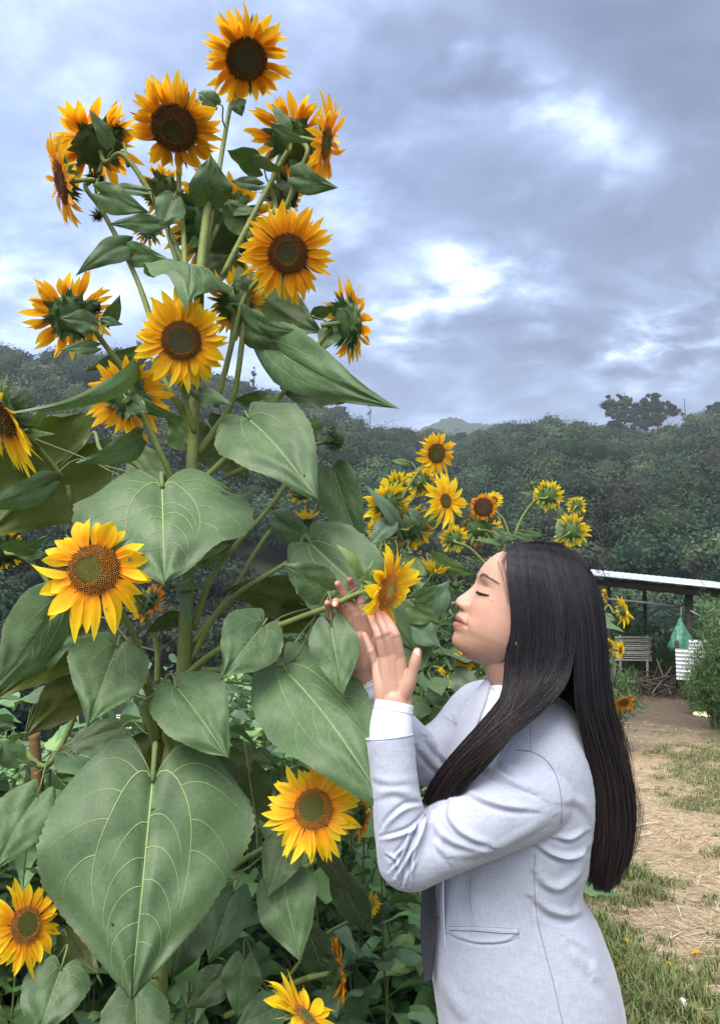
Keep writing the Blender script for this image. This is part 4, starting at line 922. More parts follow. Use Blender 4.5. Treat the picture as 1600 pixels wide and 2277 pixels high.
# ------------------------------------------------------------------ undergrowth, grass, straw
def weeds():
    rng = np.random.default_rng(31); mb = MB()
    u = np.linspace(0, 1, 7); v = np.array([-1, -.5, 0, .5, 1.]); U, V = np.meshgrid(u, v, indexing='ij'); F = grid_faces(7, 5)
    def lf(b, a, n, L, w_, col):
        a = nrm(a); s = nrm(np.cross(a, n)); n = np.cross(s, a)
        W = np.interp(U, [0, .12, .28, .5, .75, .9, 1], [.45, .9, 1, .86, .45, .18, 0]) * w_ / 2; fz = rng.uniform(-1, 1, 3)
        p = b + a * (U * L)[..., None] + s * (V * W)[..., None] + n * (-(U ** 2) * L * (.4 + .3 * fz[0]) + np.abs(V) * W * (.35 + .3 * fz[1]) + .06 * L * np.sin(9 * U + 3 * fz[2]) * np.abs(V))[..., None]
        mb.add(p.reshape(-1, 3), F, None, np.asarray(col) * np.ones((35, 1)))
    N = 1500
    for _ in range(N):
        y = 1.95 + 4.6 * rng.random() ** 1.3
        lim = float(np.interp(y, [2, 2.6, 3.2, 4, 6, 9], [.36, .42, .62, .95, 1.5, 2.3]))
        x0, x1 = -.62 * y - .2, lim
        x = rng.uniform(x0, x1); 
        h = rng.uniform(.35, .95) * (1.1 - .35 * np.clip((x + .1) / 1.0, 0, 1)) * np.clip(1.6 - .12 * y, .6, 1.2)
        h *= float(np.interp(x, [-.1, .25], [1.0, .55])) if y < 4 else 1.0
        if x < -.24 * y and y > 2.5: h *= .5
        b = np.array([x, y, float(ground_z(x, y))]); top = b + np.array([rng.normal(0, .12), rng.normal(0, .12), h])
        st = spline([b, (b + top) / 2 + rng.normal(0, .03, 3), top], 7); tube(mb, st, np.linspace(.004, .0018, 7), 4, np.array([.09, .12, .045]) * rng.uniform(.7, 1.4), caps=False)
        base = np.array([[.06, .115, .038], [.075, .135, .062], [.045, .09, .032], [.10, .16, .055], [.062, .105, .055]][rng.integers(0, 5)])
        kind = rng.random(); n = rng.integers(9, 20)
        for k in range(n):
            f = rng.uniform(.15, 1.0); c = b + (top - b) * f + rng.normal(0, .01, 3)
            an = rng.uniform(0, 6.28); a = np.array([math.cos(an), math.sin(an), rng.uniform(-.3, .5)])
            L = rng.uniform(.05, .12) if kind < .75 else rng.uniform(.07, .15)
            w_ = L * (rng.uniform(.6, .95) if kind < .75 else .22)
            c2 = c + a * rng.uniform(.02, .10); 
            lf(c2, a, np.array([0, 0, 1.0]) + rng.normal(0, .35, 3), L, w_, base * rng.uniform(1.1, 2.5))
    return tag(mb.build('undergrowth', M['weed']), 'tangle of broad leaved weeds and vines filling the ground under the sunflowers', 'weeds', kind='stuff')
weeds()
def grass():
    rng = np.random.default_rng(33)
    def field(n, xr, yr, h, wdt, cols, keepf, flat=0.0):
        x = rng.uniform(xr[0], xr[1], n); y = yr[0] + (yr[1] - yr[0]) * rng.random(n) ** 1.6
        k = rng.random(n) < keepf(x, y); x, y = x[k], y[k]; n = len(x)
        z = ground_z(x, y); an = rng.uniform(0, 6.28, n); hh = h * rng.uniform(.4, 1.4, n); lean = rng.uniform(.2, 1.1, n) + flat
        ca, sa = np.cos(an), np.sin(an); b = np.stack([x, y, z - .002], -1)
        d = np.stack([ca, sa, 0 * ca], -1); s = np.stack([-sa, ca, 0 * ca], -1) * (wdt * rng.uniform(.6, 1.4, n))[:, None]
        up = np.array([0, 0, 1.0])
        m_ = b + d * (hh * lean * .35)[:, None] + up * (hh * .62 / (1 + flat * 3))[:, None]; t = b + d * (hh * lean)[:, None] + up * (hh * (.85 / (1 + flat * 5)))[:, None]
        v = np.stack([b - s, b + s, m_ + s * .8, m_ - s * .8, t], 1)
        c = np.array(cols)[rng.integers(0, len(cols), n)] * rng.uniform(.7, 1.35, n)[:, None]
        i = np.arange(n)[:, None] * 5
        return v.reshape(-1, 3), i + np.array([[0, 1, 2, 3]]), i + np.array([[3, 2, 4]]), np.repeat(c, 5, 0)
    mb = MB()
    gf = lambda x, y: np.clip((patch(x, y) - .35) * 1.8, 0, 1) * (x > .35 + .0 * y)
    mb.add(*field(230000, (.5, 3.6), (2.0, 8.0), .032, .0021, [(.11, .145, .045), (.10, .125, .045), (.18, .18, .085), (.24, .215, .13)], gf))
    mb.add(*field(50000, (.5, 2.0), (2.2, 4.8), .055, .0024, [(.10, .155, .04), (.13, .17, .055), (.21, .21, .10)], lambda x, y: np.clip(patch(x, y) * 1.6 - .6 - np.clip((x - 1.2) * .9, 0, 1), 0, 1)))
    mb.add(*field(40000, (.2, 1.35), (2.6, 7.0), .10, .002, [(.09, .18, .03), (.13, .22, .05), (.07, .14, .03)], lambda x, y: np.clip((np.interp(y, [2, 3, 4, 6, 9], [.75, .9, 1.2, 1.7, 2.4]) - x) * 3, 0, 1) * .7))
    mb.add(*field(15000, (-.1, .62), (2.1, 5.0), .34, .0022, [(.13, .24, .05), (.17, .27, .08), (.10, .19, .045), (.24, .27, .13)], lambda x, y: np.clip((x + .05) * 2.5, 0, 1) * np.clip((.30 + .12 * y - x) * 8, 0, 1)))
    tag(mb.build('grass', M['grass'], smooth=False), 'short patchy green grass over the trodden soil beside the weeds', 'grass', kind='stuff')
    mb = MB()
    mb.add(*field(90000, (.5, 3.6), (1.9, 9.5), .06, .0019, [(.40, .33, .21), (.32, .25, .16), (.50, .44, .31), (.20, .15, .10)], lambda x, y: .75 * np.clip(1.9 - y / 5.5, .12, 1), flat=2.5))
    tag(mb.build('straw', M['straw'], smooth=False), 'dry cut stalks and straw littering the bare ground', 'straw', kind='stuff')
grass()
def pt_ground(px, py, z0=0.0):
    r_ = ray(px, py); k = (z0 - CAM[2]) / r_[2]; p = CAM + r_ * k
    p[2] = float(ground_z(p[0], p[1])) + z0; return p
# fallen petals
for i, (px, py, an, lab) in enumerate([(1393, 2096, 1.2, 'yellow petal fallen on the green grass right of the jacket'), (1368, 2155, -.4, 'orange petal on the soil touching the jacket hem outline, left of two'), (1382, 2163, .2, 'orange petal on the soil beside the jacket hem, right of two'),
                          (1422, 2153, .1, 'pale orange petal lying alone in the straw near the jacket'), (1550, 2122, 0, 'orange petal lying near the right edge in grass'), (1488, 2148, .8, 'thin yellow petal on the straw in mid path')]):
    c = pt_ground(px, py); c[2] += .012; u = np.linspace(0, 1, 8); v = np.linspace(-1, 1, 5); U, V = np.meshgrid(u, v, indexing='ij')
    L = .05; W = np.interp(U, [0, .3, .7, 1], [.4, 1, .8, .05]) * .011
    x = (U - .5) * L; y = V * W; z = .01 * np.sin(U * 3.1) + .25 * W * V ** 2
    ca, sa = math.cos(an), math.sin(an); mb = MB()
    mb.add(np.stack([x * ca - y * sa, x * sa + y * ca, z], -1).reshape(-1, 3) + c, grid_faces(8, 5), None, (.9, .42, .02) if 'orange' in lab else (.92, .6, .03))
    tag(mb.build('fallen_petal', M['petal'], origin=c), lab, 'petal', 'petals fallen on the ground')
# white scrap and pale sticks
c = pt_ground(1519, 2236); mb = MB(); th = np.linspace(0, 1, 8)
tube(mb, spline([c + np.array([-.004, -.03, .010]), c + np.array([0, 0, .016]), c + np.array([.004, .028, .010])], 9), np.array([.004, .008, .009, .009, .009, .009, .009, .007, .003]), 8, (.75, .78, .82))
tag(mb.build('litter', M['straw'], origin=c), 'small white scrap of rubbish lying in the straw at the bottom right', 'litter')
for i, (a, b_, lab) in enumerate([((1410, 1842), (1466, 1836), 'pale peeled stick on the grass behind the hair ends, farther of two'), ((1418, 1860), (1450, 1856), 'short pale stick on the grass behind the hair ends, nearer of two')]):
    p0, p1 = pt_ground(*a), pt_ground(*b_); mb = MB(); up = np.array([0, 0, .03]); tube(mb, spline([p0 + up * .5, (p0 + p1) / 2 + up * .6, p1 + up * .5], 10), .0045, 7, (.42, .40, .34))
    tag(mb.build('stick', M['straw'], origin=p0), lab, 'stick', 'pale sticks on the grass')
# torn yellow cloth pad on the path
c = pt_ground(1566, 1589); mb = MB(); u = np.linspace(0, 1, 9); ph = np.linspace(0, 2 * np.pi, 40, endpoint=False); U, Ph = np.meshgrid(u, ph, indexing='ij')
rad = (1 + .10 * np.sin(3 * Ph + 1) + .07 * np.sin(7 * Ph)) * U; z = .05 * np.sqrt(np.clip(1 - U ** 2, 0, 1)) + .014 * np.sin(5 * Ph) * U
mb.add(c + np.stack([.135 * rad * np.cos(Ph), .16 * rad * np.sin(Ph), z], -1).reshape(-1, 3), grid_faces(9, 40, True), None, (.66, .60, .34))
tag(mb.build('foam_pad', M['straw'], origin=c), 'pale yellow crumpled pad lying flat on the soil path near the right edge', 'pad')

# bamboo poles and stalk fence at the left
def pole(pts, r, label, col=(.16, .105, .07), name='bamboo_pole', cat='pole', rings=True, group=None):
    mb = MB(); n = 60; s = spline([P(*p) for p in pts], n); rr3 = np.ones(n) * r
    if rings: rr3 = r * (1 + .14 * (np.arange(n) % 9 == 0))
    tube(mb, s, rr3, 10, col); o = mb.build(name, M['wood'], origin=s[-1]); return tag(o, label, cat, group)
pole([(76, 1630, 2.0), (90, 1800, 2.0), (112, 1960, 2.0), (128, 2130, 2.0), (160, 2600, 2.0)], .014, 'brown bamboo pole leaning behind the left sunflowers', (.15, .088, .040))
pole([(322, 1560, 2.6), (322, 1700, 2.6), (322, 2250, 2.6)], .026, 'short weathered grey wooden post behind the stalk of the broad heart leaf', (.12, .10, .09), 'fence_post', 'post', False)
pole([(536, 2040, 2.3), (532, 2130, 2.3), (528, 2400, 2.3)], .011, 'thin grey wooden stake standing among the low weeds', (.30, .27, .24), 'stake', 'stake', False)
rng = np.random.default_rng(50)
for i in range(22):
    x0 = rng.uniform(150, 300); y0 = rng.uniform(1585, 1665); L = rng.uniform(50, 150); a = rng.uniform(-.35, .15) if i % 4 else rng.uniform(.9, 1.4)
    p0, p1 = P(x0, y0, 2.7 + rng.uniform(-.1, .1)), P(x0 + L * math.cos(a), y0 - L * math.sin(a) * (1 if i % 4 else -1), 2.75 + rng.uniform(-.1, .1))
    mb = MB(); tube(mb, spline([p0, (p0 + p1) / 2 + rng.normal(0, .008, 3), p1], 6), .0035 * rng.uniform(.7, 1.3), 5, np.array([.52, .50, .42]) * rng.uniform(.7, 1.2))
    tag(mb.build('dry_stalk', M['straw'], origin=p0), 'thin bleached dry stalk lying across the heap beside the weathered post', 'stalk', 'dry stalks heaped by the post')
for i in range(16):
    x0 = rng.uniform(-40, 120); y0 = rng.uniform(1880, 2190); L = rng.uniform(60, 160); a = rng.uniform(.2, .7)
    p0, p1 = P(x0, y0, 2.35), P(x0 + L * math.cos(a), y0 - L * math.sin(a), 2.4)
    mb = MB(); tube(mb, spline([p0, (p0 + p1) / 2 + rng.normal(0, .008, 3), p1], 6), .0035, 5, np.array([.50, .48, .42]) * rng.uniform(.7, 1.2))
    tag(mb.build('dry_stalk', M['straw'], origin=p0), 'thin bleached dry stalk behind the leaning bamboo pole at the left edge', 'stalk', 'dry stalks behind the bamboo pole')

# ------------------------------------------------------------------ shed, fences and bushes at the far end of the path
SD = 11.2
M['tin'] = mat('roof_tin', (.48, .52, .58), .38, .5, Metallic=.35)
M['tin2'] = mat('old_tin', (.55, .57, .60), .5, .5, Metallic=.2)
def corrug(mb, o, ax, ay, nrm_, nx, ny, waves, amp, col=(1, 1, 1), thick=.004):
    u = np.linspace(0, 1, nx); v = np.linspace(0, 1, ny); U, V = np.meshgrid(u, v, indexing='ij')
    h = amp * np.sin(U * waves * 2 * np.pi)
    top = o + U[..., None] * ax + V[..., None] * ay + h[..., None] * nrm_
    bot = top - nrm_ * thick; n = nx * ny
    f = grid_faces(nx, ny); mb.add(np.vstack([top.reshape(-1, 3), bot.reshape(-1, 3)]), np.vstack([f, f[:, ::-1] + n]), None, col)
sh = thing('shed', P(1440, 1520, SD), 'low open shed with thin bright tin roof on dark posts at the path end', 'shed')
a0, a1 = P(1318, 1277, SD + .2), P(1760, 1322, SD - .9)
mb = MB(); depth = np.array([.15, 2.6, .22]); depth2 = depth
corrug(mb, a0, a1 - a0, depth, np.array([0, 0, 1.0]), 260, 3, 26, .012)
mb.build('roof', M['tin'], sh)
ed = MB(); dd = a1 - a0; Lr = np.linalg.norm(dd)
rotm = np.stack([dd / Lr, np.cross([0, 0, 1.0], dd / Lr), nrm(np.cross(dd / Lr, np.cross([0, 0, 1.0], dd / Lr)))], 1)
box(ed, (a0 + a1) / 2 + np.array([0, -.03, -.01]), (Lr, .02, .024), rotm); ed.build('roof_edge', M['tin'], sh, smooth=False)
bm_ = MB(); box(bm_, (a0 + a1) / 2 + np.array([.1, .12, -.10]), (Lr * .94, .07, .12), rotm, (.03, .025, .02)); bm_.build('beam', M['wood'], sh, smooth=False)
bm_ = MB(); box(bm_, (a0 + a1) / 2 + np.array([.25, 2.3, -.02]), (Lr * .94, .07, .09), rotm, (.03, .025, .02)); bm_.build('beam', M['wood'], sh, smooth=False)
for (px, py0, py1, d, r_) in [(1529, 1300, 1545, SD, .055), (1431, 1290, 1520, SD + 1.5, .03), (1351, 1275, 1520, SD + .8, .025), (1640, 1300, 1550, SD - .4, .06)]:
    mb = MB(); b_ = P(px, py1, d); b_[2] = float(ground_z(b_[0], b_[1])) - .05; t_ = P(px, py0, d); t_[0] = b_[0] ; tube(mb, spline([b_, (b_ + t_) / 2 + np.array([.02, 0, 0]), t_], 10), r_, 9, (.055, .045, .04)); mb.build('post', M['wood'], sh)
mb = MB(); tube(mb, spline([P(1350, 1332, SD + .1), P(1440, 1341, SD), P(1510, 1350, SD)], 10), .018, 6, (.10, .10, .11)); mb.build('rail', M['wood'], sh)
for (x0, y0, x1, y1) in [(1565, 1348, 1588, 1356), (1534, 1358, 1556, 1370)]:
    mb = MB(); tube(mb, [P(x0, y0, SD - .1), P((x0 + x1) / 2, (y0 + y1) / 2, SD - .1), P(x1, y1, SD - .1)], .012, 6, (.5, .48, .4)); mb.build('brace', M['wood'], sh)
# slatted bamboo panel
sl = thing('slat_fence', P(1410, 1480, SD + .6), 'grey slatted bamboo fence panel under the left half of the tin roof', 'fence')
for k in range(12):
    y = 1417 + k * 4.6; mb = MB(); tube(mb, spline([P(1366 + rng.uniform(-4, 4), y, SD + .6), P(1408, y + rng.uniform(-1, 1), SD + .62), P(1447 + rng.uniform(-3, 3), y + 1, SD + .6)], 6), .0125, 6, np.array([.22, .215, .20]) * rng.uniform(.5, 1.3)); mb.build('slat', M['wood'], sl)
for x in (1378, 1438):
    mb = MB(); b_ = P(x, 1530, SD + .63); b_[2] = float(ground_z(b_[0], b_[1])) - .05; tube(mb, [b_, (b_ + P(x, 1412, SD + .63)) / 2, P(x, 1412, SD + .63)], .02, 7, (.2, .18, .16)); mb.build('post', M['wood'], sl)
# corrugated sheets standing as a wall
cs = thing('tin_fence', P(1560, 1530, SD - 1.0), 'upright corrugated tin sheets half hidden by feathery bushes at the right', 'fence')
mb = MB(); o_ = P(1503, 1512, SD - 1.1); top = P(1500, 1442, SD - 1.1)
corrug(mb, o_, top - o_, P(1562, 1516, SD - 1.2) - o_, nrm(CAM - o_), 90, 3, 8, .016); mb.build('tin_sheet', M['tin2'], cs)
mb = MB(); o_ = P(1530, 1506, SD - .9); top = P(1530, 1422, SD - .9)
corrug(mb, o_, top - o_, P(1660, 1512, SD - 1.3) - o_, nrm(CAM - o_), 110, 3, 11, .014); mb.build('tin_sheet', M['tin2'], cs)
mb = MB(); b_ = P(1506, 1520, SD - 1.0); tube(mb, [b_ + np.array([0, 0, -.05]), P(1506, 1470, SD - 1.), P(1503, 1425, SD - 1.)], .03, 8, (.03, .028, .025)); mb.build('post', M['wood'], cs)
# green net bag on the post
gb = MB(); th = np.linspace(0, 1, 22); ph = np.linspace(0, 2 * np.pi, 36, endpoint=False); T, Ph = np.meshgrid(th, ph, indexing='ij')
rw = np.interp(T, [0, .08, .3, .6, .85, .95, 1], [.02, .03, .07, .125, .155, .13, .01]) * (1 + .16 * np.sin(4 * Ph + 5 * T) + .10 * np.sin(9 * Ph - 3 * T) + .05 * np.sin(17 * Ph + 9 * T)); tpb = P(1511, 1375, SD - .35)
gb.add((tpb + np.stack([rw * np.cos(Ph), rw * .7 * np.sin(Ph), -T * .47], -1)).reshape(-1, 3), grid_faces(22, 36, True), None, (.10, .30, .21))
M['net'] = vcol_mat('green_net', .3, .6, .5, nscale=26, namp=.55)
bgo = gb.build('net_bag', M['net'], origin=tpb); tag(bgo, 'translucent green plastic sack hanging from the dark shed post', 'bag')
tie = MB(); tube(tie, spline([tpb + np.array([0, 0, -.02]), tpb + np.array([.01, 0, .05]), P(1514, 1350, SD - .3)], 8), .012, 6, (.12, .2, .06)); tie.build('tie', M['net'], bgo)
# logs along the end of the path and a heap of branches
for i, (x0, y0, x1, y1, r_, lab) in enumerate([(1420, 1518, 1478, 1526, .045, 'pale log lying at the far end of the path, left of two'), (1470, 1524, 1526, 1530, .04, 'pale log lying at the far end of the path, right of two')]):
    p0 = pt_ground(x0, y0); p1 = pt_ground(x1, y1); up = np.array([0, 0, r_]); mb = MB(); tube(mb, spline([p0 + up, (p0 + p1) / 2 + up, p1 + up], 12), r_, 10, (.20, .175, .16)); tag(mb.build('log', M['wood'], origin=p0), lab, 'log', 'logs edging the path')
bp_ = MB(); rb = np.random.default_rng(77)
for k in range(80):
    c = P(rb.uniform(1380, 1500), 1500, 11.4 + rb.uniform(-.4, .9)); c[2] = .02 + rb.random() ** 1.5 * .30; d = nrm(rb.normal(size=3) * np.array([1, .6, .35])) * rb.uniform(.12, .4)
    tube(bp_, spline([c - d, c + rb.normal(0, .02, 3), c + d], 5), rb.uniform(.005, .016), 5, np.array([.05, .042, .034]) * rb.uniform(.5, 2.0), caps=False)
tag(bp_.build('brushwood', M['wood']), 'heap of dead branches piled under the slatted fence panel', 'brushwood', kind='stuff')
# feathery bushes at the right and far greenery
def bush(px, py_top, d, h, rad, label, col=(.06, .12, .035), seed=0, n=5200, name='bush', feather=True):
    rng = np.random.default_rng(seed); top = P(px, py_top, d); base = top.copy(); base[2] = float(ground_z(base[0], base[1])); h = top[2] - base[2]
    t = thing(name, base, label, 'bush', 'feathery bushes by the shed'); sm = MB(); fm = MB(); segs = []
    for k in range(26):
        an = rng.uniform(0, 6.28); rr4 = rad * rng.random() ** .6; e = base + np.array([rr4 * math.cos(an), rr4 * math.sin(an), h * rng.uniform(.5, 1.0) * (1 - .3 * (rr4 / rad) ** 2)])
        s = spline([base + rng.normal(0, .03, 3) * np.array([1, 1, 0]), base * .4 + e * .6 + rng.normal(0, .03, 3), e], 10); tube(sm, s, np.linspace(.012, .003, 10), 5, (.07, .08, .04), caps=False); segs.append(s)
    allp = np.concatenate([s[2:] for s in segs]); i = rng.integers(0, len(allp), n); p = allp[i] + rng.normal(0, .055, (n, 3))
    a = nrm(rng.normal(size=(n, 3)) + np.array([0, 0, .7])); s_ = nrm(np.cross(a, rng.normal(size=(n, 3)))); L = rng.uniform(.03, .085, n)[:, None]; W = .0045 if feather else .014
    v = np.stack([p - s_ * W, p + s_ * W, p + a * L + s_ * W * .4, p + a * L - s_ * W * .4], 1)
    fm.add(v.reshape(-1, 3), np.arange(n * 4).reshape(n, 4), None, np.repeat(np.array(col) * rng.uniform(.55, 1.6, n)[:, None], 4, 0))
    sm.build('stem', M['wood'], t); fm.build('foliage', M['weed'], t, smooth=False)
bush(1578, 1310, 8.8, 1.7, .24, 'tall feathery green bush in front of the tin sheets, left of two at the edge', seed=1, n=5200)
bush(1622, 1290, 8.0, 1.7, .26, 'tall feathery green bush cut by the right edge beside the path', seed=2, n=6000)
bush(1552, 1455, 9.8, 1.2, .2, 'low feathery bush at the foot of the tin sheets', seed=6, n=2600)
bush(1375, 1310, 12.6, 1.9, .5, 'green bush behind the left end of the tin roof', seed=3, n=7000, col=(.05, .10, .03))
bush(1462, 1395, 12.8, 1.3, .7, 'broad green bush seen through the open shed left of the green sack', seed=4, n=9000, col=(.06, .12, .03))
bush(1570, 1380, 12.9, 1.4, .7, 'broad green bush seen behind the shed right of the green sack', seed=5, n=7000, col=(.06, .11, .03))
for (a_, b_, c_, l_) in [(1000, 1335, 4.7, 'leafy vine covered bush behind the held flower and below the chin'), (1080, 1345, 5.4, 'leafy vine covered bush hidden mostly behind the face of the woman'), (925, 1350, 4.6, 'leafy vine covered bush between the far hand and the broad leaf')]:
    bush(a_, b_, c_, 1.4, .45, l_, seed=int(a_), n=9000, col=(.055, .10, .04), feather=False)
bush(1330, 1420, 7.5, 1.0, .4, 'dark green bush low behind the hair of the woman', seed=7, n=5000, col=(.05, .09, .03))
# ------------------------------------------------------------------ the woman
DH, DB = 1.44, 1.47
Z3 = np.array([0, 0, 1.0])
def remesh(name, mb, voxel, smooth_it, m, post=None, origin=(0, 0, 0)):
    o = mb.build(name + '_src', m, link=True)
    md = o.modifiers.new('r', 'REMESH'); md.mode = 'VOXEL'; md.voxel_size = voxel; md.use_smooth_shade = True
    if smooth_it:
        s_ = o.modifiers.new('s', 'SMOOTH'); s_.factor = .5; s_.iterations = smooth_it
    dg = bpy.context.evaluated_depsgraph_get(); ev = o.evaluated_get(dg); me = ev.to_mesh()
    n = len(me.vertices); v = np.empty(n * 3); me.vertices.foreach_get('co', v); v = v.reshape(-1, 3)
    nn = np.empty(n * 3); me.vertex_normals.foreach_get('vector', nn); nn = nn.reshape(-1, 3)
    npoly = len(me.polygons); ls = np.empty(npoly, np.int32); lt = np.empty(npoly, np.int32); me.polygons.foreach_get('loop_start', ls); me.polygons.foreach_get('loop_total', lt)
    li = np.empty(len(me.loops), np.int32); me.loops.foreach_get('vertex_index', li)
    q = np.array([li[s:s + 4] for s, c in zip(ls, lt) if c == 4]) if (lt != 4).any() else li.reshape(-1, 4)
    t = np.array([li[s:s + 3] for s, c in zip(ls, lt) if c == 3]) if (lt == 3).any() else None
    ev.to_mesh_clear(); me0 = o.data; bpy.data.objects.remove(o); bpy.data.meshes.remove(me0)
    print(name, 'remeshed verts', n)
    return v, nn, q, t
def chain(mb, pts, rads, n=None, sides=18, flat0=False, flat1=False, sq=None, sqdir=None):
    """tapered limb through joints, rounded ends; sq squashes it along sqdir"""
    p = np.asarray(pts, float); n = n or 8 * len(p); s = spline(np.column_stack([p, rads]), n); c, r = s[:, :3], s[:, 3]
    t0, t1 = nrm(c[0] - c[1]), nrm(c[-1] - c[-2]); A = np.linspace(0, np.pi / 2 * .97, 7)[1:]
    pre = [c[0] + t0 * r[0] * math.sin(a) for a in A[::-1]]; pr = [r[0] * math.cos(a) for a in A[::-1]]
    po = [c[-1] + t1 * r[-1] * math.sin(a) for a in A]; qr = [r[-1] * math.cos(a) for a in A]
    if flat0: pre, pr = [], []
    if flat1: po, qr = [], []
    C_ = np.array(pre + list(c) + po); R2 = np.array(pr + list(r) + qr)
    t, nn, b = frames(C_)
    if sq is not None:
        sd = nrm(sqdir - t * (t @ sqdir)[:, None]) ; od = np.cross(t, sd); nn, b = sd, od; k1 = sq
    else: k1 = 1.0
    a = np.linspace(0, 2 * np.pi, sides, endpoint=False)
    v = C_[:, None] + R2[:, None, None] * (k1 * np.cos(a)[None, :, None] * nn[:, None] + np.sin(a)[None, :, None] * b[:, None])
    k = len(C_); v = np.vstack([v.reshape(-1, 3), C_[0], C_[-1]]); i0 = k * sides
    tr = [(i0, (j + 1) % sides, j) for j in range(sides)] + [(i0 + 1, (k - 1) * sides + j, (k - 1) * sides + (j + 1) % sides) for j in range(sides)]
    mb.add(v, grid_faces(k, sides, True), tr)
pj = lambda *L: [P(*q[:3]) for q in L]

# --- head: a grid of rings round the head axis, profile line traced from life
TAU, PSI = R(22), R(13); CX, CY = 1150, 1340
vd = ray(CX, CY); hr = nrm(np.cross(vd, Z3)); hu = np.cross(hr, vd); SH = float((P(CX + 1, CY, DH) - P(CX, CY, DH)) @ hr)
OH = P(CX, CY, DH)
F0 = -math.cos(TAU) * hr + math.sin(TAU) * hu; HU = math.sin(TAU) * hr + math.cos(TAU) * hu; L0 = -vd
FF = math.cos(PSI) * F0 + math.sin(PSI) * L0; LL = math.cos(PSI) * L0 - math.sin(PSI) * F0
prof_px = [(1160, 1212), (1125, 1222), (1108, 1229), (1094, 1238), (1080, 1251), (1070, 1264), (1063, 1278), (1059, 1288), (1055, 1297), (1049, 1305), (1037, 1315), (1024, 1324), (1016, 1331), (1012, 1338), (1012.5, 1344), (1016, 1350), (1020.5, 1353), (1020.5, 1358),
           (1017.5, 1363), (1013.5, 1368), (1010.8, 1373), (1010.5, 1378), (1012.5, 1381.5), (1007, 1385), (1005, 1390), (1005.5, 1395), (1008, 1400), (1009, 1404), (1007, 1410), (1004, 1417), (1002.5, 1425), (1004, 1433), (1008, 1440), (1015, 1447), (1026, 1453)]
pf = []
for (x, y) in prof_px:
    dx, dy = x - CX, -(y - CY); pf.append((dx * math.sin(TAU) + dy * math.cos(TAU), (-dx * math.cos(TAU) + dy * math.sin(TAU)) / math.cos(PSI) * 1.0 + .0))
pf = np.array(pf); o_ = np.argsort(pf[:, 0]); pf = pf[o_]
h_ = np.maximum.accumulate(pf[:, 0] + np.arange(len(pf)) * 1e-4)
prof = lambda h: np.interp(h, h_, pf[:, 1])
_gw = np.exp(-(np.arange(-5, 6) / 2.6) ** 2); _gw = _gw / _gw.sum()
def ip(h, *kv): k = np.array(kv).reshape(-1, 2); k = k[np.argsort(k[:, 0])]; return sum(np.interp(np.asarray(h, float) + o_ * 1.6, k[:, 0], k[:, 1]) * w_ for o_, w_ in zip(range(-5, 6), _gw))
baseF = lambda h: ip(h, 131, 0, 127, 24, 118, 52, 104, 74, 88, 88, 60, 100, 40, 104, 25, 104, 10, 101, -20, 101, -50, 102, -66, 104, -90, 107, -105, 104, -120, 103, -136, 98, -148, 84, -156, 50, -160, 10)
baseW = lambda h: ip(h, 131, 0, 127, 26, 118, 48, 104, 66, 85, 80, 50, 91, 20, 93, -20, 92, -50, 90, -75, 86, -95, 80, -115, 69, -132, 56, -146, 40, -156, 22, -160, 5)
baseB = lambda h: ip(h, 131, 0, 127, 34, 118, 62, 104, 88, 85, 106, 50, 122, 15, 126, -20, 118, -50, 100, -80, 72, -100, 45, -120, 20, -140, 6, -156, -5, -160, -5)
def gz_(y, h, y0, h0, sy, sh_): return np.exp(-((np.abs(y) - y0) / sy) ** 2 - ((h - h0) / sh_) ** 2)
def feat(y, h):
    sig = ip(h, 110, 60, 60, 60, 30, 30, 15, 14, 5, 10, -15, 10, -35, 13, -48, 17, -58, 18, -66, 15, -70, 26, -80, 37, -92, 40, -104, 32, -112, 34, -130, 40, -150, 60)
    res = prof(h) - baseF(h)
    x = res * np.exp(-(np.abs(y) / sig) ** 2.2)
    x = x + 12.0 * gz_(y, h, 17.5, -52, 7.5, 9.5) + 3 * gz_(y, h, 15, -44, 9, 9)          # wings of the nose
    x = x - 6.5 * gz_(y, h, 28, -55, 3.6, 12) - 2.4 * np.exp(-((np.abs(y) - np.interp(h, [-118, -95, -75, -55], [45, 43, 37, 29])) / 4.5) ** 2 - ((h + 82) / 24) ** 2) - 9 * gz_(y, h, 8.5, -61.5, 4.2, 3.2)    # crease beside them, nostrils
    x = x - 10.0 * gz_(y, h, 34, 2, 16, 12) + 7.5 * gz_(y, h, 39, -3, 13.5, 8.5)        # eye hollow and lid
    x = x + 4.0 * gz_(y, h, 38, 24, 24, 8)                                               # brow
    x = x - 1.9 * gz_(y, h, 39, 7, 15, 2.0) + 1.5 * gz_(y, h, 39, -16, 13, 5)
    x = x + 7.0 * gz_(y, h, 46, -42, 22, 22) + 3.0 * gz_(y, h, 46, -78, 20, 22)          # cheek
    x = x - 2.4 * np.exp(-((h + 91 - .10 * np.abs(y)) / 2.1) ** 2) * (np.abs(y) < 39) * (1 - (np.abs(y) / 40) ** 4)      # mouth line
    x = x - 3.4 * gz_(y, h, 42, -89, 4, 6)
    x = x - 2.2 * gz_(y, h, 27, -72, 3, 8) - 1.6 * gz_(y, h, 0, -73, 3.2, 5)
    return x
def headX(y, h):
    W = np.maximum(baseW(h), 1); k = np.clip(1 - np.clip(np.abs(y) / W, 0, 1) ** 2.15, 0, 1) ** .5
    return baseF(h) * k + feat(y, h)
def H2W(f, y, h): return OH + SH * (np.asarray(f)[..., None] * FF + np.asarray(y)[..., None] * LL + np.asarray(h)[..., None] * HU)
body = MB()
NHh, NTh = 300, 300
hh = np.concatenate([np.linspace(130.9, 60, 60), np.linspace(59.5, -159, NHh - 60)]); th = np.linspace(-np.pi, np.pi, NTh, endpoint=False)
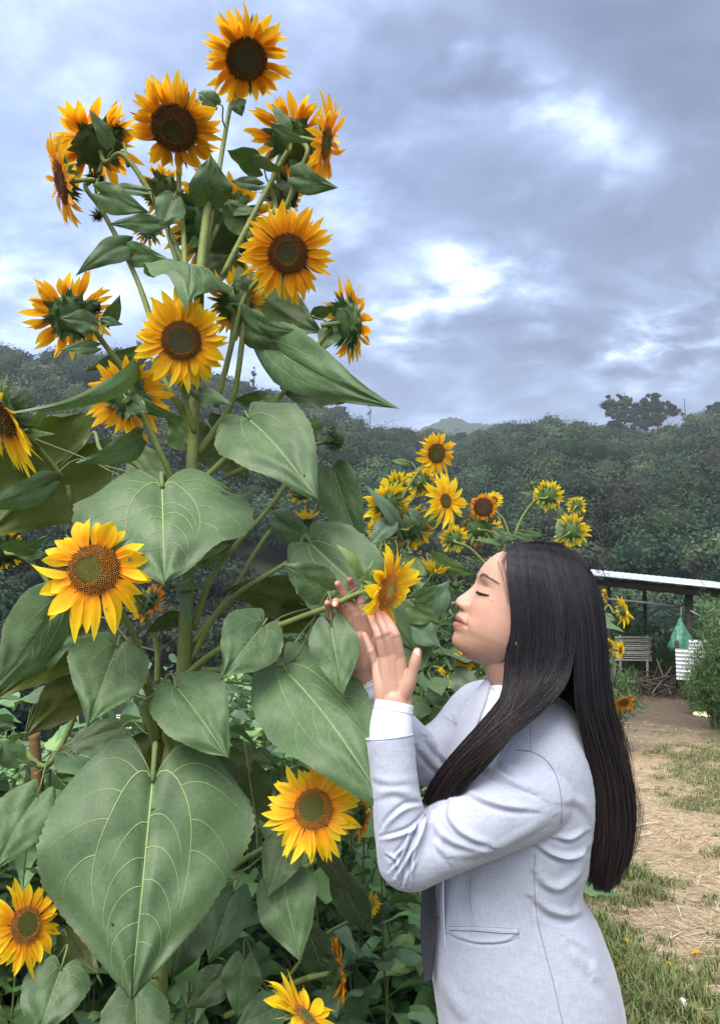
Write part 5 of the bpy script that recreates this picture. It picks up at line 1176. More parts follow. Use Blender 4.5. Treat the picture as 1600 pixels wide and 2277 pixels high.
TH = np.sign(th) * np.abs(th / np.pi) ** 1.35 * np.pi
Hh, Th = np.meshgrid(hh, TH, indexing='ij'); cs_, sn_ = np.cos(Th), np.sin(Th)
Wd = baseW(Hh); yy = Wd * sn_
xf = baseF(Hh) * np.sign(cs_) * np.abs(np.clip(1 - np.abs(sn_) ** 2.15, 0, 1)) ** .5
xb = -baseB(Hh) * np.abs(cs_) ** .92
wfr = np.clip(cs_ * 3.0, 0, 1)
xx = np.where(cs_ > 0, xf + feat(yy, Hh) * wfr, xb)
hv = H2W(xx, yy, Hh).reshape(-1, 3); n0_ = len(hv)
hv = np.vstack([hv, H2W(np.array([0.]), np.array([0.]), np.array([131.5])), H2W(np.array([20.]), np.array([0.]), np.array([-160.]))])
f_ = grid_faces(len(hh), NTh, True); cap = [(n0_, (j + 1) % NTh, j) for j in range(NTh)] + [(n0_ + 1, (len(hh) - 1) * NTh + j, (len(hh) - 1) * NTh + (j + 1) % NTh) for j in range(NTh)]
body.add(hv, f_, cap)
# ear
ec = H2W(np.array([2.]), np.array([90.]), np.array([-25.]))[0]
chain(body, [ec + SH * (HU * 22 - FF * 6), ec + SH * (LL * 5 - FF * 10 + HU * 6), ec + SH * (LL * 3 - FF * 6 - HU * 14), ec + SH * (-HU * 30 + FF * 2)], [.006, .007, .006, .005], sides=10)
# neck, trunk and arms under the clothes
chain(body, pj((1108, 1415, DH), (1128, 1470, DH), (1147, 1530, DH + .005), (1165, 1590, DB), (1175, 1680, DB)), [.050, .047, .047, .054, .10], sides=28)
chain(body, pj((1170, 1690, DB), (1165, 1820, DB), (1130, 1960, DB), (1165, 2120, DB), (1180, 2230, DB)), [.105, .10, .095, .11, .12], sides=24)
chain(body, pj((1165, 1765, 1.36), (1080, 1810, 1.33), (984, 1868, 1.30), (905, 1905, 1.29)), [.05, .045, .038, .034], sides=16)
chain(body, pj((905, 1900, 1.29), (888, 1830, 1.285), (877, 1740, 1.29), (872, 1640, 1.31), (876, 1560, 1.325)), [.036, .032, .029, .026, .0245], sides=18, sq=.80, sqdir=vd)
chain(body, pj((1075, 1600, 1.60), (1000, 1650, 1.58), (935, 1690, 1.55)), [.05, .042, .036], sides=16)
chain(body, pj((935, 1690, 1.55), (870, 1600, 1.50), (818, 1535, 1.47), (806, 1490, 1.46)), [.034, .029, .024, .023], sides=16)
# near hand, back of the hand to the viewer
def hand_near(b):
    W_ = [(852, 1578), (866, 1578), (880, 1578), (896, 1576)]
    K = [(837, 1476, 1.345), (853, 1464, 1.335), (871, 1459, 1.330), (890, 1466, 1.330)]
    for w_, k, r0, r1 in zip(W_, K, (.014, .015, .016, .0155), (.0090, .0098, .0100, .0100)):
        m_ = ((w_[0] + k[0]) / 2, (w_[1] + k[1]) / 2, 1.330)
        chain(b, pj((w_[0], w_[1], 1.325), m_, k), [r0, (r0 + r1) / 2 + .0012, r1], sides=14)
    chain(b, pj((874, 1555, 1.334), (866, 1495, 1.340)), [.018, .018], sides=14)
    Fg = [  # MCP, PIP, DIP, tip
      [(836, 1478, 1.345), (826, 1448, 1.345), (816, 1424, 1.350), (810, 1411, 1.354)],
      [(853, 1464, 1.335), (842, 1416, 1.333), (831, 1388, 1.347), (823, 1370, 1.362)],
      [(871, 1459, 1.330), (858, 1408, 1.326), (845, 1378, 1.341), (837, 1360, 1.358)],
      [(890, 1466, 1.330), (879, 1413, 1.325), (864, 1384, 1.339), (851, 1366, 1.356)]]
    for f, r in zip(Fg, ([.0080, .0072, .0062, .0052], [.0089, .0082, .0070, .0058], [.0091, .0084, .0072, .0060], [.0091, .0083, .0072, .0060])):
        chain(b, pj(*f), r, sides=14)
        chain(b, [P(*f[1]) - vd * .0006, P(*f[1]) + (P(*f[2]) - P(*f[1])) * .12 - vd * .0004], [r[1] * 1.05, r[1] * 1.03], sides=12)
    chain(b, pj((893, 1550, 1.325), (908, 1520, 1.320), (917, 1493, 1.318), (923, 1470, 1.318), (927, 1450, 1.320)), [.0150, .0125, .0097, .0098, .0078], sides=14)
    chain(b, pj((880, 1520, 1.332), (903, 1520, 1.324)), [.013, .012], sides=12)
hand_near(body)
def hand_far(b):
    W_ = [(790, 1500), (800, 1502), (812, 1503), (824, 1503)]
    K = [(754, 1398, 1.455), (771, 1382, 1.455), (790, 1370, 1.455), (810, 1368, 1.45)]
    for w_, k, r0, r1 in zip(W_, K, (.014, .015, .015, .015), (.0098, .0102, .0104, .0102)):
        chain(b, pj((w_[0], w_[1], 1.462), ((w_[0] + k[0]) / 2, (w_[1] + k[1]) / 2, 1.458), k), [r0, .0145, r1], sides=14)
    chain(b, pj((790, 1480, 1.452), (778, 1430, 1.448)), [.016, .013], sides=14)
    chain(b, pj((806, 1480, 1.455), (800, 1420, 1.456)), [.020, .019], sides=14)
    Fg = [[(754, 1398, 1.455), (739, 1373, 1.448), (730, 1354, 1.432), (727, 1341, 1.418)],
          [(771, 1382, 1.455), (757, 1355, 1.448), (747, 1338, 1.425), (745, 1344, 1.404)],
          [(790, 1370, 1.455), (772, 1333, 1.456), (758, 1311, 1.450), (750, 1298, 1.442)],
          [(810, 1368, 1.45), (796, 1326, 1.455), (784, 1303, 1.450), (777, 1290, 1.442)]]
    for f, r in zip(Fg, ([.0083, .0074, .0066, .0057], [.0091, .0084, .0074, .0064], [.0092, .0085, .0073, .0062], [.0092, .0085, .0073, .0062])):
        chain(b, pj(*f), r, sides=14)
    chain(b, pj((818, 1490, 1.455), (832, 1450, 1.44), (840, 1415, 1.425), (843, 1385, 1.415)), [.015, .0125, .0098, .008], sides=14)
hand_far(body)
foot_c = P(1180, 2230, DB); foot_c[2] = float(ground_z(foot_c[0], foot_c[1]))
woman = thing('person', foot_c, 'woman in pale grey blazer with long black hair cupping a sunflower, eyes closed', 'person')
v, nn, q, t = remesh('body', body, .00150, 3, M['skin'])
# skin colours, with shade painted into nostrils, nose creases, lip line and knuckles
loc = (v - OH) / SH; f_c, y_c, h_c = loc @ FF, loc @ LL, loc @ HU
skin = np.array([.415, .250, .195]); col = np.tile(skin, (len(v), 1))
face = (f_c > 20) & (h_c > -170) & (h_c < 140)
def blend(mask, c): 
    global col
    m_ = np.clip(mask, 0, 1)[:, None]; col = col * (1 - m_) + np.array(c) * m_
fm_ = face.astype(float)
blend(.35 * gz_(y_c, h_c, 50, -45, 24, 26) * fm_, (.52, .25, .19)); blend(.5 * gz_(y_c, h_c, 0, -50, 16, 14) * fm_ * (f_c > 95), (.50, .22, .17))
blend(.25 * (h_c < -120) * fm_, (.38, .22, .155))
ay = np.abs(y_c); k_ = np.sqrt(np.clip(1 - (ay / 39) ** 2, 0, 1)); ml = -91 + .10 * ay
front = fm_ * (f_c > 62)
upl = ((h_c < ml + 14.0 * k_ ** 1.3 * (1 - .12 * np.exp(-(ay / 4) ** 2))) & (h_c >= ml) & (ay < 39)); lol = ((h_c > ml - 15.5 * k_ ** 1.2) & (h_c < ml) & (ay < 38))
blend(.9 * upl * front, (.21, .075, .075)); blend(.9 * lol * front, (.30, .105, .105)); blend(.75 * np.exp(-((h_c - ml) / 1.8) ** 2) * (ay < 41) * front, (.10, .035, .03))  # lip colours, then the shade of the lip parting painted as a dark line
blend(.9 * gz_(y_c, h_c, 8.5, -62, 4.0, 2.8) * front, (.09, .035, .025)); blend(.45 * gz_(y_c, h_c, 28, -56, 3.2, 10) * front, (.28, .13, .10))  # shade in the nostrils and beside the nose wings put into the colour
by = ay - 43; brow = np.exp(-((h_c - (27.5 - .006 * by ** 2 - .05 * by)) / (4.6 - .045 * by)) ** 2) * np.clip(1 - (np.abs(by) / 26) ** 4, 0, 1); blend(.45 * brow * fm_ * (.65 + .35 * np.sin(ay * 2.1 + h_c * 1.3)), (.09, .055, .045))
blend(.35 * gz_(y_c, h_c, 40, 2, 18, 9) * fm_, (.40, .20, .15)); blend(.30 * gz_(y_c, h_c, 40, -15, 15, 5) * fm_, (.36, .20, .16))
scalp = h_c > np.interp(f_c, [2, 28, 45, 60, 78, 100], [-70, 15, 58, 86, 100, 110]); blend(.9 * scalp * (np.abs(loc @ HU) < 200) * (np.linalg.norm(loc, axis=1) < 175), (.03, .022, .02))
px_ = proj(v); handm = (v[:, 0] < P(935, 1500, 1.33)[0]) & (px_[:, 1] < 1570) & (px_[:, 0] < 940)
blend(.30 * handm * (.5 + .5 * vnoise(v * 60, 3)), (.46, .22, .16))
for (tx, ty) in [(850, 1366), (837, 1360), (823, 1370), (810, 1411), (727, 1341), (745, 1343), (750, 1298), (777, 1290), (927, 1450)]:
    blend(.5 * np.exp(-((px_[:, 0] - tx) ** 2 + (px_[:, 1] - ty) ** 2) / 170.0) * handm, (.52, .20, .15))
for (tx, ty) in [(879, 1413), (858, 1409), (842, 1417)]:
    dxx, dyy = px_[:, 0] - tx, px_[:, 1] - ty; blend(.75 * np.exp(-(dxx / 9) ** 2) * (np.exp(-((dyy - 2) / 1.6) ** 2) + np.exp(-((dyy + 3) / 1.4) ** 2)) * handm, (.24, .11, .08))  # shade of the knuckle creases drawn as dark lines in the colour
mole = np.exp(-((px_[:, 0] - 1093) ** 2 + (px_[:, 1] - 1338) ** 2) / 3.0) * fm_; blend(.8 * mole, (.10, .05, .04))
blend(.16 * (vnoise(v * 120, 21) > .35) * fm_, (.50, .24, .19))
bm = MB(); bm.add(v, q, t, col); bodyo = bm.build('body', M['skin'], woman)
def nail(px, py, d, ang, w_=.0052, l_=.0068, out=-.0075):
    c = P(px, py, d) + vd * out; a = nrm(math.cos(R(ang)) * hr + math.sin(R(ang)) * hu); s_ = nrm(np.cross(a, vd)); m = MB()
    u = np.linspace(0, 1, 6); ph = np.linspace(0, 2 * np.pi, 16, endpoint=False); U, Ph = np.meshgrid(u, ph, indexing='ij')
    m.add((c + (U * np.cos(Ph))[..., None] * a * l_ + (U * np.sin(Ph))[..., None] * s_ * w_ - (1 - U ** 2)[..., None] * vd * .0009 + (U * np.sin(Ph))[..., None] ** 2 * vd * .0016).reshape(-1, 3), grid_faces(6, 16, True))
    m.build('finger_nail', M['nail'], woman)
nail(927, 1452, 1.320, 100, out=-.0079); nail(745, 1343, 1.404, 100, .0040, .0050, out=-.0062)
# lashes: a tapered dark line along the closed lid, short hairs below it
for sg in (1, -1):
    lm = MB(); ys = np.linspace(19, 62, 26); hs = -8.5 - 3.4 * np.sin((ys - 19) / 43 * np.pi) + .02 * (ys - 19); xs = headX(ys, hs) + 1.0
    tube(lm, H2W(xs, ys * sg, hs), SH * np.interp(ys, [19, 26, 42, 55, 62], [.7, 1.6, 2.2, 1.6, .6]), 6)
    ys2 = ys[3:]; hs2 = hs[3:] - 1.8 - 1.4 * np.sin((ys2 - 19) / 43 * np.pi); tube(lm, H2W(headX(ys2, hs2) + .9, ys2 * sg, hs2), SH * np.interp(ys2, [24, 42, 56, 62], [.5, 1.3, 1.0, .5]), 5)
    for k in range(26):
        y0 = 22 + 39 * k / 25; h0 = -10 - 2.8 * math.sin((y0 - 19) / 43 * math.pi); p0 = H2W(headX(y0, h0) + 1.2, y0 * sg, h0); dirv = nrm(FF * .75 + LL * sg * (.10 + .6 * (y0 - 22) / 39) - HU * (.55 - .2 * k / 25)); L = SH * (5 + 3.0 * k / 25)
        tube(lm, [p0, p0 + dirv * L * .55, p0 + dirv * L + HU * L * .15], [SH * .42, SH * .3, SH * .08], 3, caps=False)
    lm.build('eyelashes', M['lash'], woman)
# eyebrow hairs
for sg in (1, -1):
    eb = MB(); rb = np.random.default_rng(12)
    for k in range(300):
        a_ = rb.random(); y0 = 21 + 47 * a_; cen_h = 28.0 - .006 * (y0 - 43) ** 2 - .05 * (y0 - 43); h0 = cen_h + rb.normal(0, 2.1) * (1 - .45 * a_)
        L = 8 * (1 - .3 * a_); y1, h1 = y0 + L * (.55 + .45 * a_), h0 + L * (.55 - .75 * a_)
        p0, p1, p2 = (H2W(headX(yy_, hh_) + o_x, yy_ * sg, hh_) for yy_, hh_, o_x in ((y0, h0, -.1), ((y0 + y1) / 2, (h0 + h1) / 2, .5), (y1, h1, .35)))
        tube(eb, [p0, p1, p2], [SH * .20, SH * .18, SH * .07], 3, caps=False)
    eb.build('eyebrow', M['brow'], woman)
# earring
em = MB(); e0 = P(1153, 1428, 1.352); u = np.linspace(0, 2 * np.pi, 20)
tube(em, e0 + np.stack([np.cos(u), 0 * u, np.sin(u)], -1) * .005, .0012, 6)
for k in range(5): tube(em, [e0 + np.array([.002 * k - .004, 0, .004]), e0 + np.array([.0025 * k - .005, -.001, -.002]), e0 + np.array([.0028 * k - .0055, 0, -.009])], .0009, 5)
em.build('earring', M['gold'], woman)
# bracelet on the far wrist
wm_ = MB(); wc = P(808, 1508, 1.463); wa = nrm(P(806, 1490, 1.46) - P(818, 1535, 1.47)); w1 = nrm(np.cross(wa, vd)); w2 = np.cross(wa, w1)
ring = [wc + .0262 * (math.cos(a) * w1 + math.sin(a) * w2) + wa * .002 * math.sin(3 * a) for a in np.linspace(0, 2 * np.pi, 46)]
tube(wm_, ring, .0011, 6)
for p_ in ring[::2]: box(wm_, p_, (.0030, .0030, .0030), rot_to(nrm(p_ - wc)))
wm_.build('bracelet', M['metal'], woman)

def sheet(rows_, m, name, parent, thick=.0025, n=26, k=12):
    g_ = np.array([spline([np.array(p) for p in r_], n) for r_ in rows_]); g_ = np.array([spline(g_[:, j], k) for j in range(n)])
    du = np.gradient(g_, axis=0); dv = np.gradient(g_, axis=1); N_ = nrm(np.cross(du, dv)); a, b = g_ + N_ * thick / 2, g_ - N_ * thick / 2
    f = grid_faces(n, k); nn_ = n * k; e = []
    idx = [j for j in range(k - 1)]
    for j in range(k - 1): e.append((j, j + 1, nn_ + j + 1, nn_ + j)); r0 = (n - 1) * k; e.append((r0 + j + 1, r0 + j, nn_ + r0 + j, nn_ + r0 + j + 1))
    for i in range(n - 1): e.append(((i + 1) * k, i * k, nn_ + i * k, nn_ + (i + 1) * k)); e.append((i * k + k - 1, (i + 1) * k + k - 1, nn_ + (i + 1) * k + k - 1, nn_ + i * k + k - 1))
    mb = MB(); mb.add(np.vstack([a.reshape(-1, 3), b.reshape(-1, 3)]), np.vstack([f, f[:, ::-1] + nn_, np.array(e)]), None); return mb.build(name, m, parent)
# --- blazer
blz = MB(); NS = 64
rows = [(1546, 1118, 1232, .058), (1562, 1100, 1258, .072), (1590, 1080, 1280, .105), (1625, 1060, 1297, .135), (1670, 1035, 1312, .152), (1730, 1008, 1321, .155), (1800, 985, 1320, .150), (1870, 966, 1309, .145),
        (1915, 955, 1300, .142), (1950, 950, 1288, .140), (1990, 947, 1289, .142), (2046, 949, 1320, .150), (2100, 954, 1341, .158), (2147, 960, 1358, .163), (2210, 970, 1373, .168), (2277, 981, 1384, .172), (2330, 988, 1392, .174), (2352, 990, 1394, .174)]
rw_ = spline([(a, b, c, d * 1000) for a, b, c, d in rows], 120); rv = []
for (y, xl, xr, tt) in rw_:
    c = (xl + xr) / 2; rc = ray(c, y); rr5 = nrm(np.cross(rc, Z3)); vv = np.cross(Z3, rr5); s_ = DB / FPX * 1.01
    ph = np.linspace(0, 2 * np.pi, NS, endpoint=False); e = .86; cx_ = np.sign(np.cos(ph)) * np.abs(np.cos(ph)) ** e; sx_ = np.sign(np.sin(ph)) * np.abs(np.sin(ph)) ** e
    rv.append(P(c, y, DB) + (cx_ * (xr - xl) / 2 * s_)[:, None] * rr5 + (sx_ * tt / 1000)[:, None] * vv)
rv = np.array(rv); k = len(rv); vts = np.vstack([rv.reshape(-1, 3), rv[0].mean(0), rv[-1].mean(0)]); i0 = k * NS
blz.add(vts, grid_faces(k, NS, True), [(i0, (j + 1) % NS, j) for j in range(NS)] + [(i0 + 1, (k - 1) * NS + j, (k - 1) * NS + (j + 1) % NS) for j in range(NS)])
chain(blz, pj((1205, 1745, 1.39), (1165, 1768, 1.36), (1080, 1812, 1.32), (984, 1868, 1.30), (912, 1906, 1.29)), [.074, .078, .069, .0575, .0535], sides=40, n=60)
chain(blz, pj((907, 1908, 1.287), (893, 1850, 1.283), (880, 1770, 1.288), (873, 1700, 1.296), (866, 1637, 1.305)), [.052, .0460, .0395, .0390, .0405], sides=40, n=60, flat1=True)
chain(blz, pj((1120, 1600, 1.58), (1072, 1590, 1.60), (1005, 1645, 1.585), (940, 1688, 1.56)), [.07, .070, .056, .050], sides=32, n=40)
chain(blz, pj((938, 1690, 1.56), (880, 1620, 1.51), (835, 1570, 1.485), (806, 1536, 1.468)), [.050, .042, .038, .036], sides=32, n=40, flat1=True)
v, nn, q, t = remesh('blazer', blz, .0021, 8, M['blazer'])
z3 = lambda *L: [(750 + x * .4375, 1600 + y * .4375) for x, y in L]
folds = [  # polyline in photo pixels, half width px, height mm (ridge on its left side, dip on its right)
 (z3((720, 262), (800, 285), (900, 335), (985, 372)), 7, 3.6), (z3((640, 365), (740, 420), (860, 455), (1000, 468)), 8, 3.2), (z3((560, 430), (556, 500), (610, 575), (690, 620), (770, 640)), 9, 4.2),
 (z3((470, 500), (505, 580), (590, 640), (720, 668)), 11, 3.0), (z3((520, 560), (500, 640), (560, 720)), 10, 2.0), (z3((860, 300), (950, 330), (1040, 400)), 11, 1.8),
 (z3((415, 520), (395, 600), (345, 700), (290, 800)), 5, 4.6), (z3((450, 470), (380, 545), (300, 580), (225, 600)), 5.5, 3.4), (z3((430, 425), (340, 440), (265, 500), (225, 560)), 6.5, 3.4),
 (z3((390, 640), (370, 730), (372, 830)), 4.5, 3.2), (z3((345, 620), (320, 700), (262, 770)), 4.5, 2.8), (z3((210, 400), (300, 380), (430, 440)), 12, 1.8), (z3((600, 700), (760, 690), (960, 600), (1090, 500)), 14, 1.8),
 (z3((1010, 645), (1080, 690), (1160, 712), (1240, 690), (1275, 650)), 7, 4.8), (z3((1105, 605), (1180, 612), (1265, 570)), 7, 3.8), (z3((1005, 790), (1050, 850), (1130, 872), (1225, 800), (1262, 720)), 11, 3.6),
 (z3((990, 915), (1070, 985), (1170, 1010), (1245, 985)), 11, 3.6), (z3((1160, 1110), (1240, 1160), (1285, 1215), (1290, 1290)), 12, 1.8), (z3((1170, 1180), (1260, 1280), (1380, 1400)), 17, 1.6), (z3((1235, 870), (1205, 985)), 8, 2.4),
 (z3((1140, 430), (1220, 440), (1280, 520)), 12, 1.6), (z3((560, 1090), (700, 1135), (850, 1130), (920, 1085)), 5, 1.4), (z3((690, 760), (660, 900), (680, 1080)), 18, 1.6), (z3((480, 1300), (560, 1440), (640, 1547)), 18, 2.4),
 (z3((1000, 690), (1000, 900), (1012, 1100)), 7, .9), (z3((445, 480), (418, 530), (400, 600)), 4, 3.2), (z3((365, 560), (330, 640), (290, 690)), 4, 2.6), (z3((400, 700), (350, 780), (330, 850)), 5, 2.2), (z3((500, 440), (470, 480), (440, 560)), 7, 2.5), (z3((740, 240), (800, 220), (880, 260)), 7, 2.0), (z3((170, 300), (250, 330), (390, 320)), 10, 1.2), (z3((250, 690), (290, 720), (300, 800)), 5, 2.4), ([(945, 1640), (975, 1680), (1010, 1715)], 8, 3.0), ([(925, 1660), (960, 1705), (1000, 1735)], 8, 2.6), ([(780, 1560), (810, 1580), (850, 1575)], 7, 2.5), ([(1010, 1600), (1030, 1640), (1060, 1680)], 9, 2.4)]
def seg_dist(p, poly):
    poly = spline(poly, 24); best = np.full(len(p), 1e9); sgn = np.zeros(len(p)); al = np.zeros(len(p))
    for i in range(len(poly) - 1):
        a, b = poly[i], poly[i + 1]; d = b - a; L2 = d @ d; t_ = np.clip(((p - a) @ d) / L2, 0, 1); e = p - (a + t_[:, None] * d); ds = np.hypot(*e.T)
        k = ds < best; best = np.where(k, ds, best); sgn = np.where(k, np.sign(d[0] * e[:, 1] - d[1] * e[:, 0]), sgn); al = np.where(k, (i + t_) / (len(poly) - 1), al)
    return best * sgn, al
pp_ = proj(v); vdir = nrm(CAM - v); facing = np.clip((np.sum(nn * vdir, 1) - .05) * 2.2, 0, 1); disp = np.zeros(len(v))
for poly, wd, amp in folds:
    poly = np.array(poly); lo, hi = poly.min(0) - 60, poly.max(0) + 60; k = np.where((pp_ > lo).all(1) & (pp_ < hi).all(1))[0]
    sd_, al = seg_dist(pp_[k], poly); env = np.sin(np.clip(al, .03, .97) * np.pi) ** .6
    g1 = np.exp(-((sd_ + wd * .8) / wd) ** 2) - 1.0 * np.exp(-((sd_ - wd * .55) / (wd * .75)) ** 2)
    disp[k] += amp * .0018 * g1 * env
disp = disp * facing
disp = disp + .0011 * vnoise(v * np.array([16, 16, 9]), 9) + .0005 * vnoise(v * 45, 10)
v2 = v + nn * disp[:, None]
bm = MB(); bm.add(v2, q, t); blazer = bm.build('blazer', M['blazer'], woman)
tri = []
for k in (q if t is None else list(q) + list(t)): tri.append(tuple(int(i) for i in k))
bvh = BVHTree.FromPolygons([tuple(x) for x in v2], tri)
def on_blazer(pts, n=40, lift=.0004):
    s = spline(pts, n); out = []
    for x, y in s:
        d = ray(x, y); hit = bvh.ray_cast(Vector(CAM), Vector(d))
        if hit[0] is not None: out.append(np.array(hit[0]) - d * lift)
    return np.array(out)
def seam(pts, r=.00075, n=40, m='seam', name='seam', lift=.0001):
    p = on_blazer(pts, n, lift)
    if len(p) > 3:
        mb = MB(); tube(mb, p, r, 5); mb.build(name, M[m], blazer)
z2 = lambda *L: [(740 + x * .4375, 1180 + y * .4375) for x, y in L]
seam(z2((1003, 985), (1003, 1060), (1006, 1122)), .0005); seam(z2((930, 1115), (1010, 1125), (1080, 1165), (1125, 1230), (1150, 1310), (1160, 1400), (1157, 1485)), .0009, 60)
seam(z3((1003, 690), (1000, 800), (1006, 950), (1022, 1060), (1060, 1200), (1110, 1400), (1142, 1545)), .0006, 80); seam(z3((676, 790), (672, 900), (682, 985)), .0005)
wa_, wb_ = on_blazer(z3((568, 1054), (720, 1053), (860, 1060), (918, 1066)), 26, .0016), on_blazer(z3((566, 1068), (700, 1072), (820, 1082), (918, 1086)), 26, .0022)
if len(wa_) == 26 and len(wb_) == 26: sheet([list(wa_), list((wa_ + wb_) / 2 - .0006 * vd), list(wb_)], M['blazer'], 'pocket_welt', blazer, .0018, 26, 8)
seam(z3((566, 1070), (700, 1074), (820, 1084), (918, 1088)), .0011, 50, name='pocket_edge'); seam(z3((570, 1052), (720, 1052), (860, 1060), (918, 1066)), .0005, 50); seam(z3((918, 1062), (920, 1112)), .0006, 12)
seam(z3((568, 1080), (620, 1118), (740, 1135), (860, 1130), (920, 1108)), .0006, 50); seam(z3((476, 998), (500, 1006), (526, 1008)), .0010, 14)
seam(z2((470, 1440), (430, 1500), (395, 1580), (360, 1690), (345, 1800)), .0006, 40)
seam(z2((560, 940), (640, 1000), (660, 1060)), .0006, 20)
# blazer cuff edge
def ring_at(px, py, d, axp, rad, rr_, m, name, k=.0, parent=None, n=44, oval=1.0):
    c = P(px, py, d); ax = nrm(axp); a1 = nrm(np.cross(ax, vd)); a2 = np.cross(ax, a1)
    p = [c + rad * (math.cos(a) * a1 + oval * math.sin(a) * a2) for a in np.linspace(0, 2 * np.pi, n)]
    mb = MB(); tube(mb, p, rr_, 6); return mb.build(name, m, parent or woman)
axn = P(866, 1637, 1.305) - P(873, 1700, 1.296)
ring_at(866, 1638, 1.305, axn, .0400, .0016, M['blazer'], 'cuff_hem', parent=blazer)
# shirt cuffs with a folded rim and buttons
def cuff(pts, rads, rim, nm='shirt_cuff'):
    mb = MB(); n = 30; s = spline(np.column_stack([np.array(pts), rads]), n); c, r_ = s[:, :3], s[:, 3]; tt, n_, b_ = frames(c); a = np.linspace(0, 2 * np.pi, 48, endpoint=False)
    rr7 = r_[:, None] * (1 + .018 * np.sin(3 * a[None] + np.linspace(0, 3, n)[:, None]) + .010 * np.sin(7 * a[None] + np.linspace(0, 8, n)[:, None]))
    out = c[:, None] + rr7[..., None] * (np.cos(a)[None, :, None] * n_[:, None] + np.sin(a)[None, :, None] * b_[:, None])
    inn = c[::-1][:, None] + (rr7[::-1] - .0022)[..., None] * (np.cos(a)[None, :, None] * n_[::-1][:, None] + np.sin(a)[None, :, None] * b_[::-1][:, None])
    g_ = np.vstack([out, inn[:22]]); mb.add(g_.reshape(-1, 3), grid_faces(len(g_), 48, True)); o = mb.build(nm, M['shirt'], woman)
    m2 = MB(); tube(m2, np.vstack([out[-7] + (out[-7] - c[-7]) * .01, out[-7][:1] + (out[-7][:1] - c[-7]) * .01]), .0004, 4); m2.build('stitching', M['seam'], o)
    return o, out
co, cout_ = cuff(pj((870, 1668, 1.303), (869, 1630, 1.307), (872, 1595, 1.315), (877, 1563, 1.322)), [.0365, .0365, .0352, .0325], None)
bt = MB(); bc = P(836, 1607, 1.295); 
for rr6, zz6 in ((.0045, 0), ): 
    u = np.linspace(0, 1, 5); ph = np.linspace(0, 2 * np.pi, 18, endpoint=False); U, Ph = np.meshgrid(u, ph, indexing='ij')
    bb = nrm(CAM - bc) * .8 - hr * .6; Rm = rot_to(nrm(bb)); bt.add(bc + np.stack([U * rr6 * np.cos(Ph), U * rr6 * np.sin(Ph), .0012 * (U < .9) * (1 + (U > .5))], -1).reshape(-1, 3) @ Rm.T, grid_faces(5, 18, True))
bt.build('button', M['shirt'], co)
cuff(pj((822, 1556, 1.478), (812, 1536, 1.470), (808, 1520, 1.466), (805, 1510, 1.463)), [.0330, .0330, .0315, .0300], None)
# shirt collar, chest and lapel, tie
# collar stands round the neck and folds down to a point at the front
cr = []
for rr8, dz, fx in ((.0505, .030, 0), (.0535, .031, 0), (.0575, .010, .004), (.0625, -.014, .012)):
    c = P(1148, 1548, DH + .005); ax = nrm(HU * .5 + Z3); a1 = nrm(-hr - .3 * vd); a1 = nrm(a1 - ax * (a1 @ ax)); a2 = np.cross(ax, a1)
    cr.append([c + ax * (dz - .020 * max(0, math.cos(a)) ** 2 - fx * max(0, math.cos(a)) * 2.0) + rr8 * (math.cos(a) * a1 * (1.12) + math.sin(a) * a2) for a in np.linspace(-2.9, 2.9, 22)])
sheet(cr, M['shirt'], 'shirt_collar', woman, .002, 60, 14)
sheet([pj((1092, 1532, 1.40), (1080, 1575, 1.375), (1050, 1650, 1.36), (1000, 1760, 1.37)), pj((1110, 1545, 1.375), (1105, 1590, 1.345), (1075, 1670, 1.335), (1020, 1780, 1.35)), pj((1150, 1560, 1.36), (1140, 1610, 1.33), (1110, 1690, 1.32), (1060, 1790, 1.335))], M['shirt'], 'shirt_front', woman, .003)
sheet([pj((1086, 1505, 1.46), (1052, 1545, 1.45), (1015, 1620, 1.44), (985, 1720, 1.43)), pj((1088, 1520, 1.42), (1066, 1560, 1.40), (1032, 1640, 1.385), (990, 1740, 1.38)), pj((1090, 1532, 1.395), (1070, 1590, 1.37), (1038, 1670, 1.36), (995, 1760, 1.365))], M['blazer'], 'lapel', blazer, .004)
sheet([pj((940, 1900, 1.40), (938, 1990, 1.40), (936, 2080, 1.41), (944, 2180, 1.42)), pj((968, 1900, 1.36), (966, 1990, 1.37), (966, 2080, 1.38), (958, 2178, 1.40))], M['tie'], 'necktie', woman, .004)
sheet([pj((952, 1900, 1.45), (950, 2000, 1.45), (956, 2120, 1.46), (984, 2330, 1.47)), pj((985, 1900, 1.37), (985, 2000, 1.37), (990, 2120, 1.38), (1010, 2330, 1.39))], M['shirt'], 'shirt_front', woman, .003)
# trousers and shoes below the jacket
tr = MB(); pc_ = P(1185, 2300, DB)
for sg in (-1, 1):
    h0 = pc_ + np.array([-.01, sg * .085, 0]); ft = np.array([h0[0] + .005, h0[1], foot_c[2] + .06])
    chain(tr, [h0 + np.array([-.01, 0, .04]), h0, (h0 + ft) / 2 + np.array([-.01, 0, .02]), ft], [.075, .085, .075, .068], sides=26, flat1=True)
v, nn, q, t = remesh('trousers', tr, .006, 4, M['trouser']); tm_ = MB(); tm_.add(v, q, t); tm_.build('trousers', M['trouser'], woman)
for sg in (-1, 1):
    s0 = np.array([pc_[0], pc_[1] + sg * .085, foot_c[2]]); sm = MB()
    chain(sm, [s0 + np.array([.05, 0, .045]), s0 + np.array([-.02, 0, .045]), s0 + np.array([-.10, 0, .034]), s0 + np.array([-.155, 0, .028])], [.040, .042, .036, .026], sides=18, sq=.85, sqdir=np.array([0, 1.0, 0])); sm.build('shoe', M['shoe'], woman)

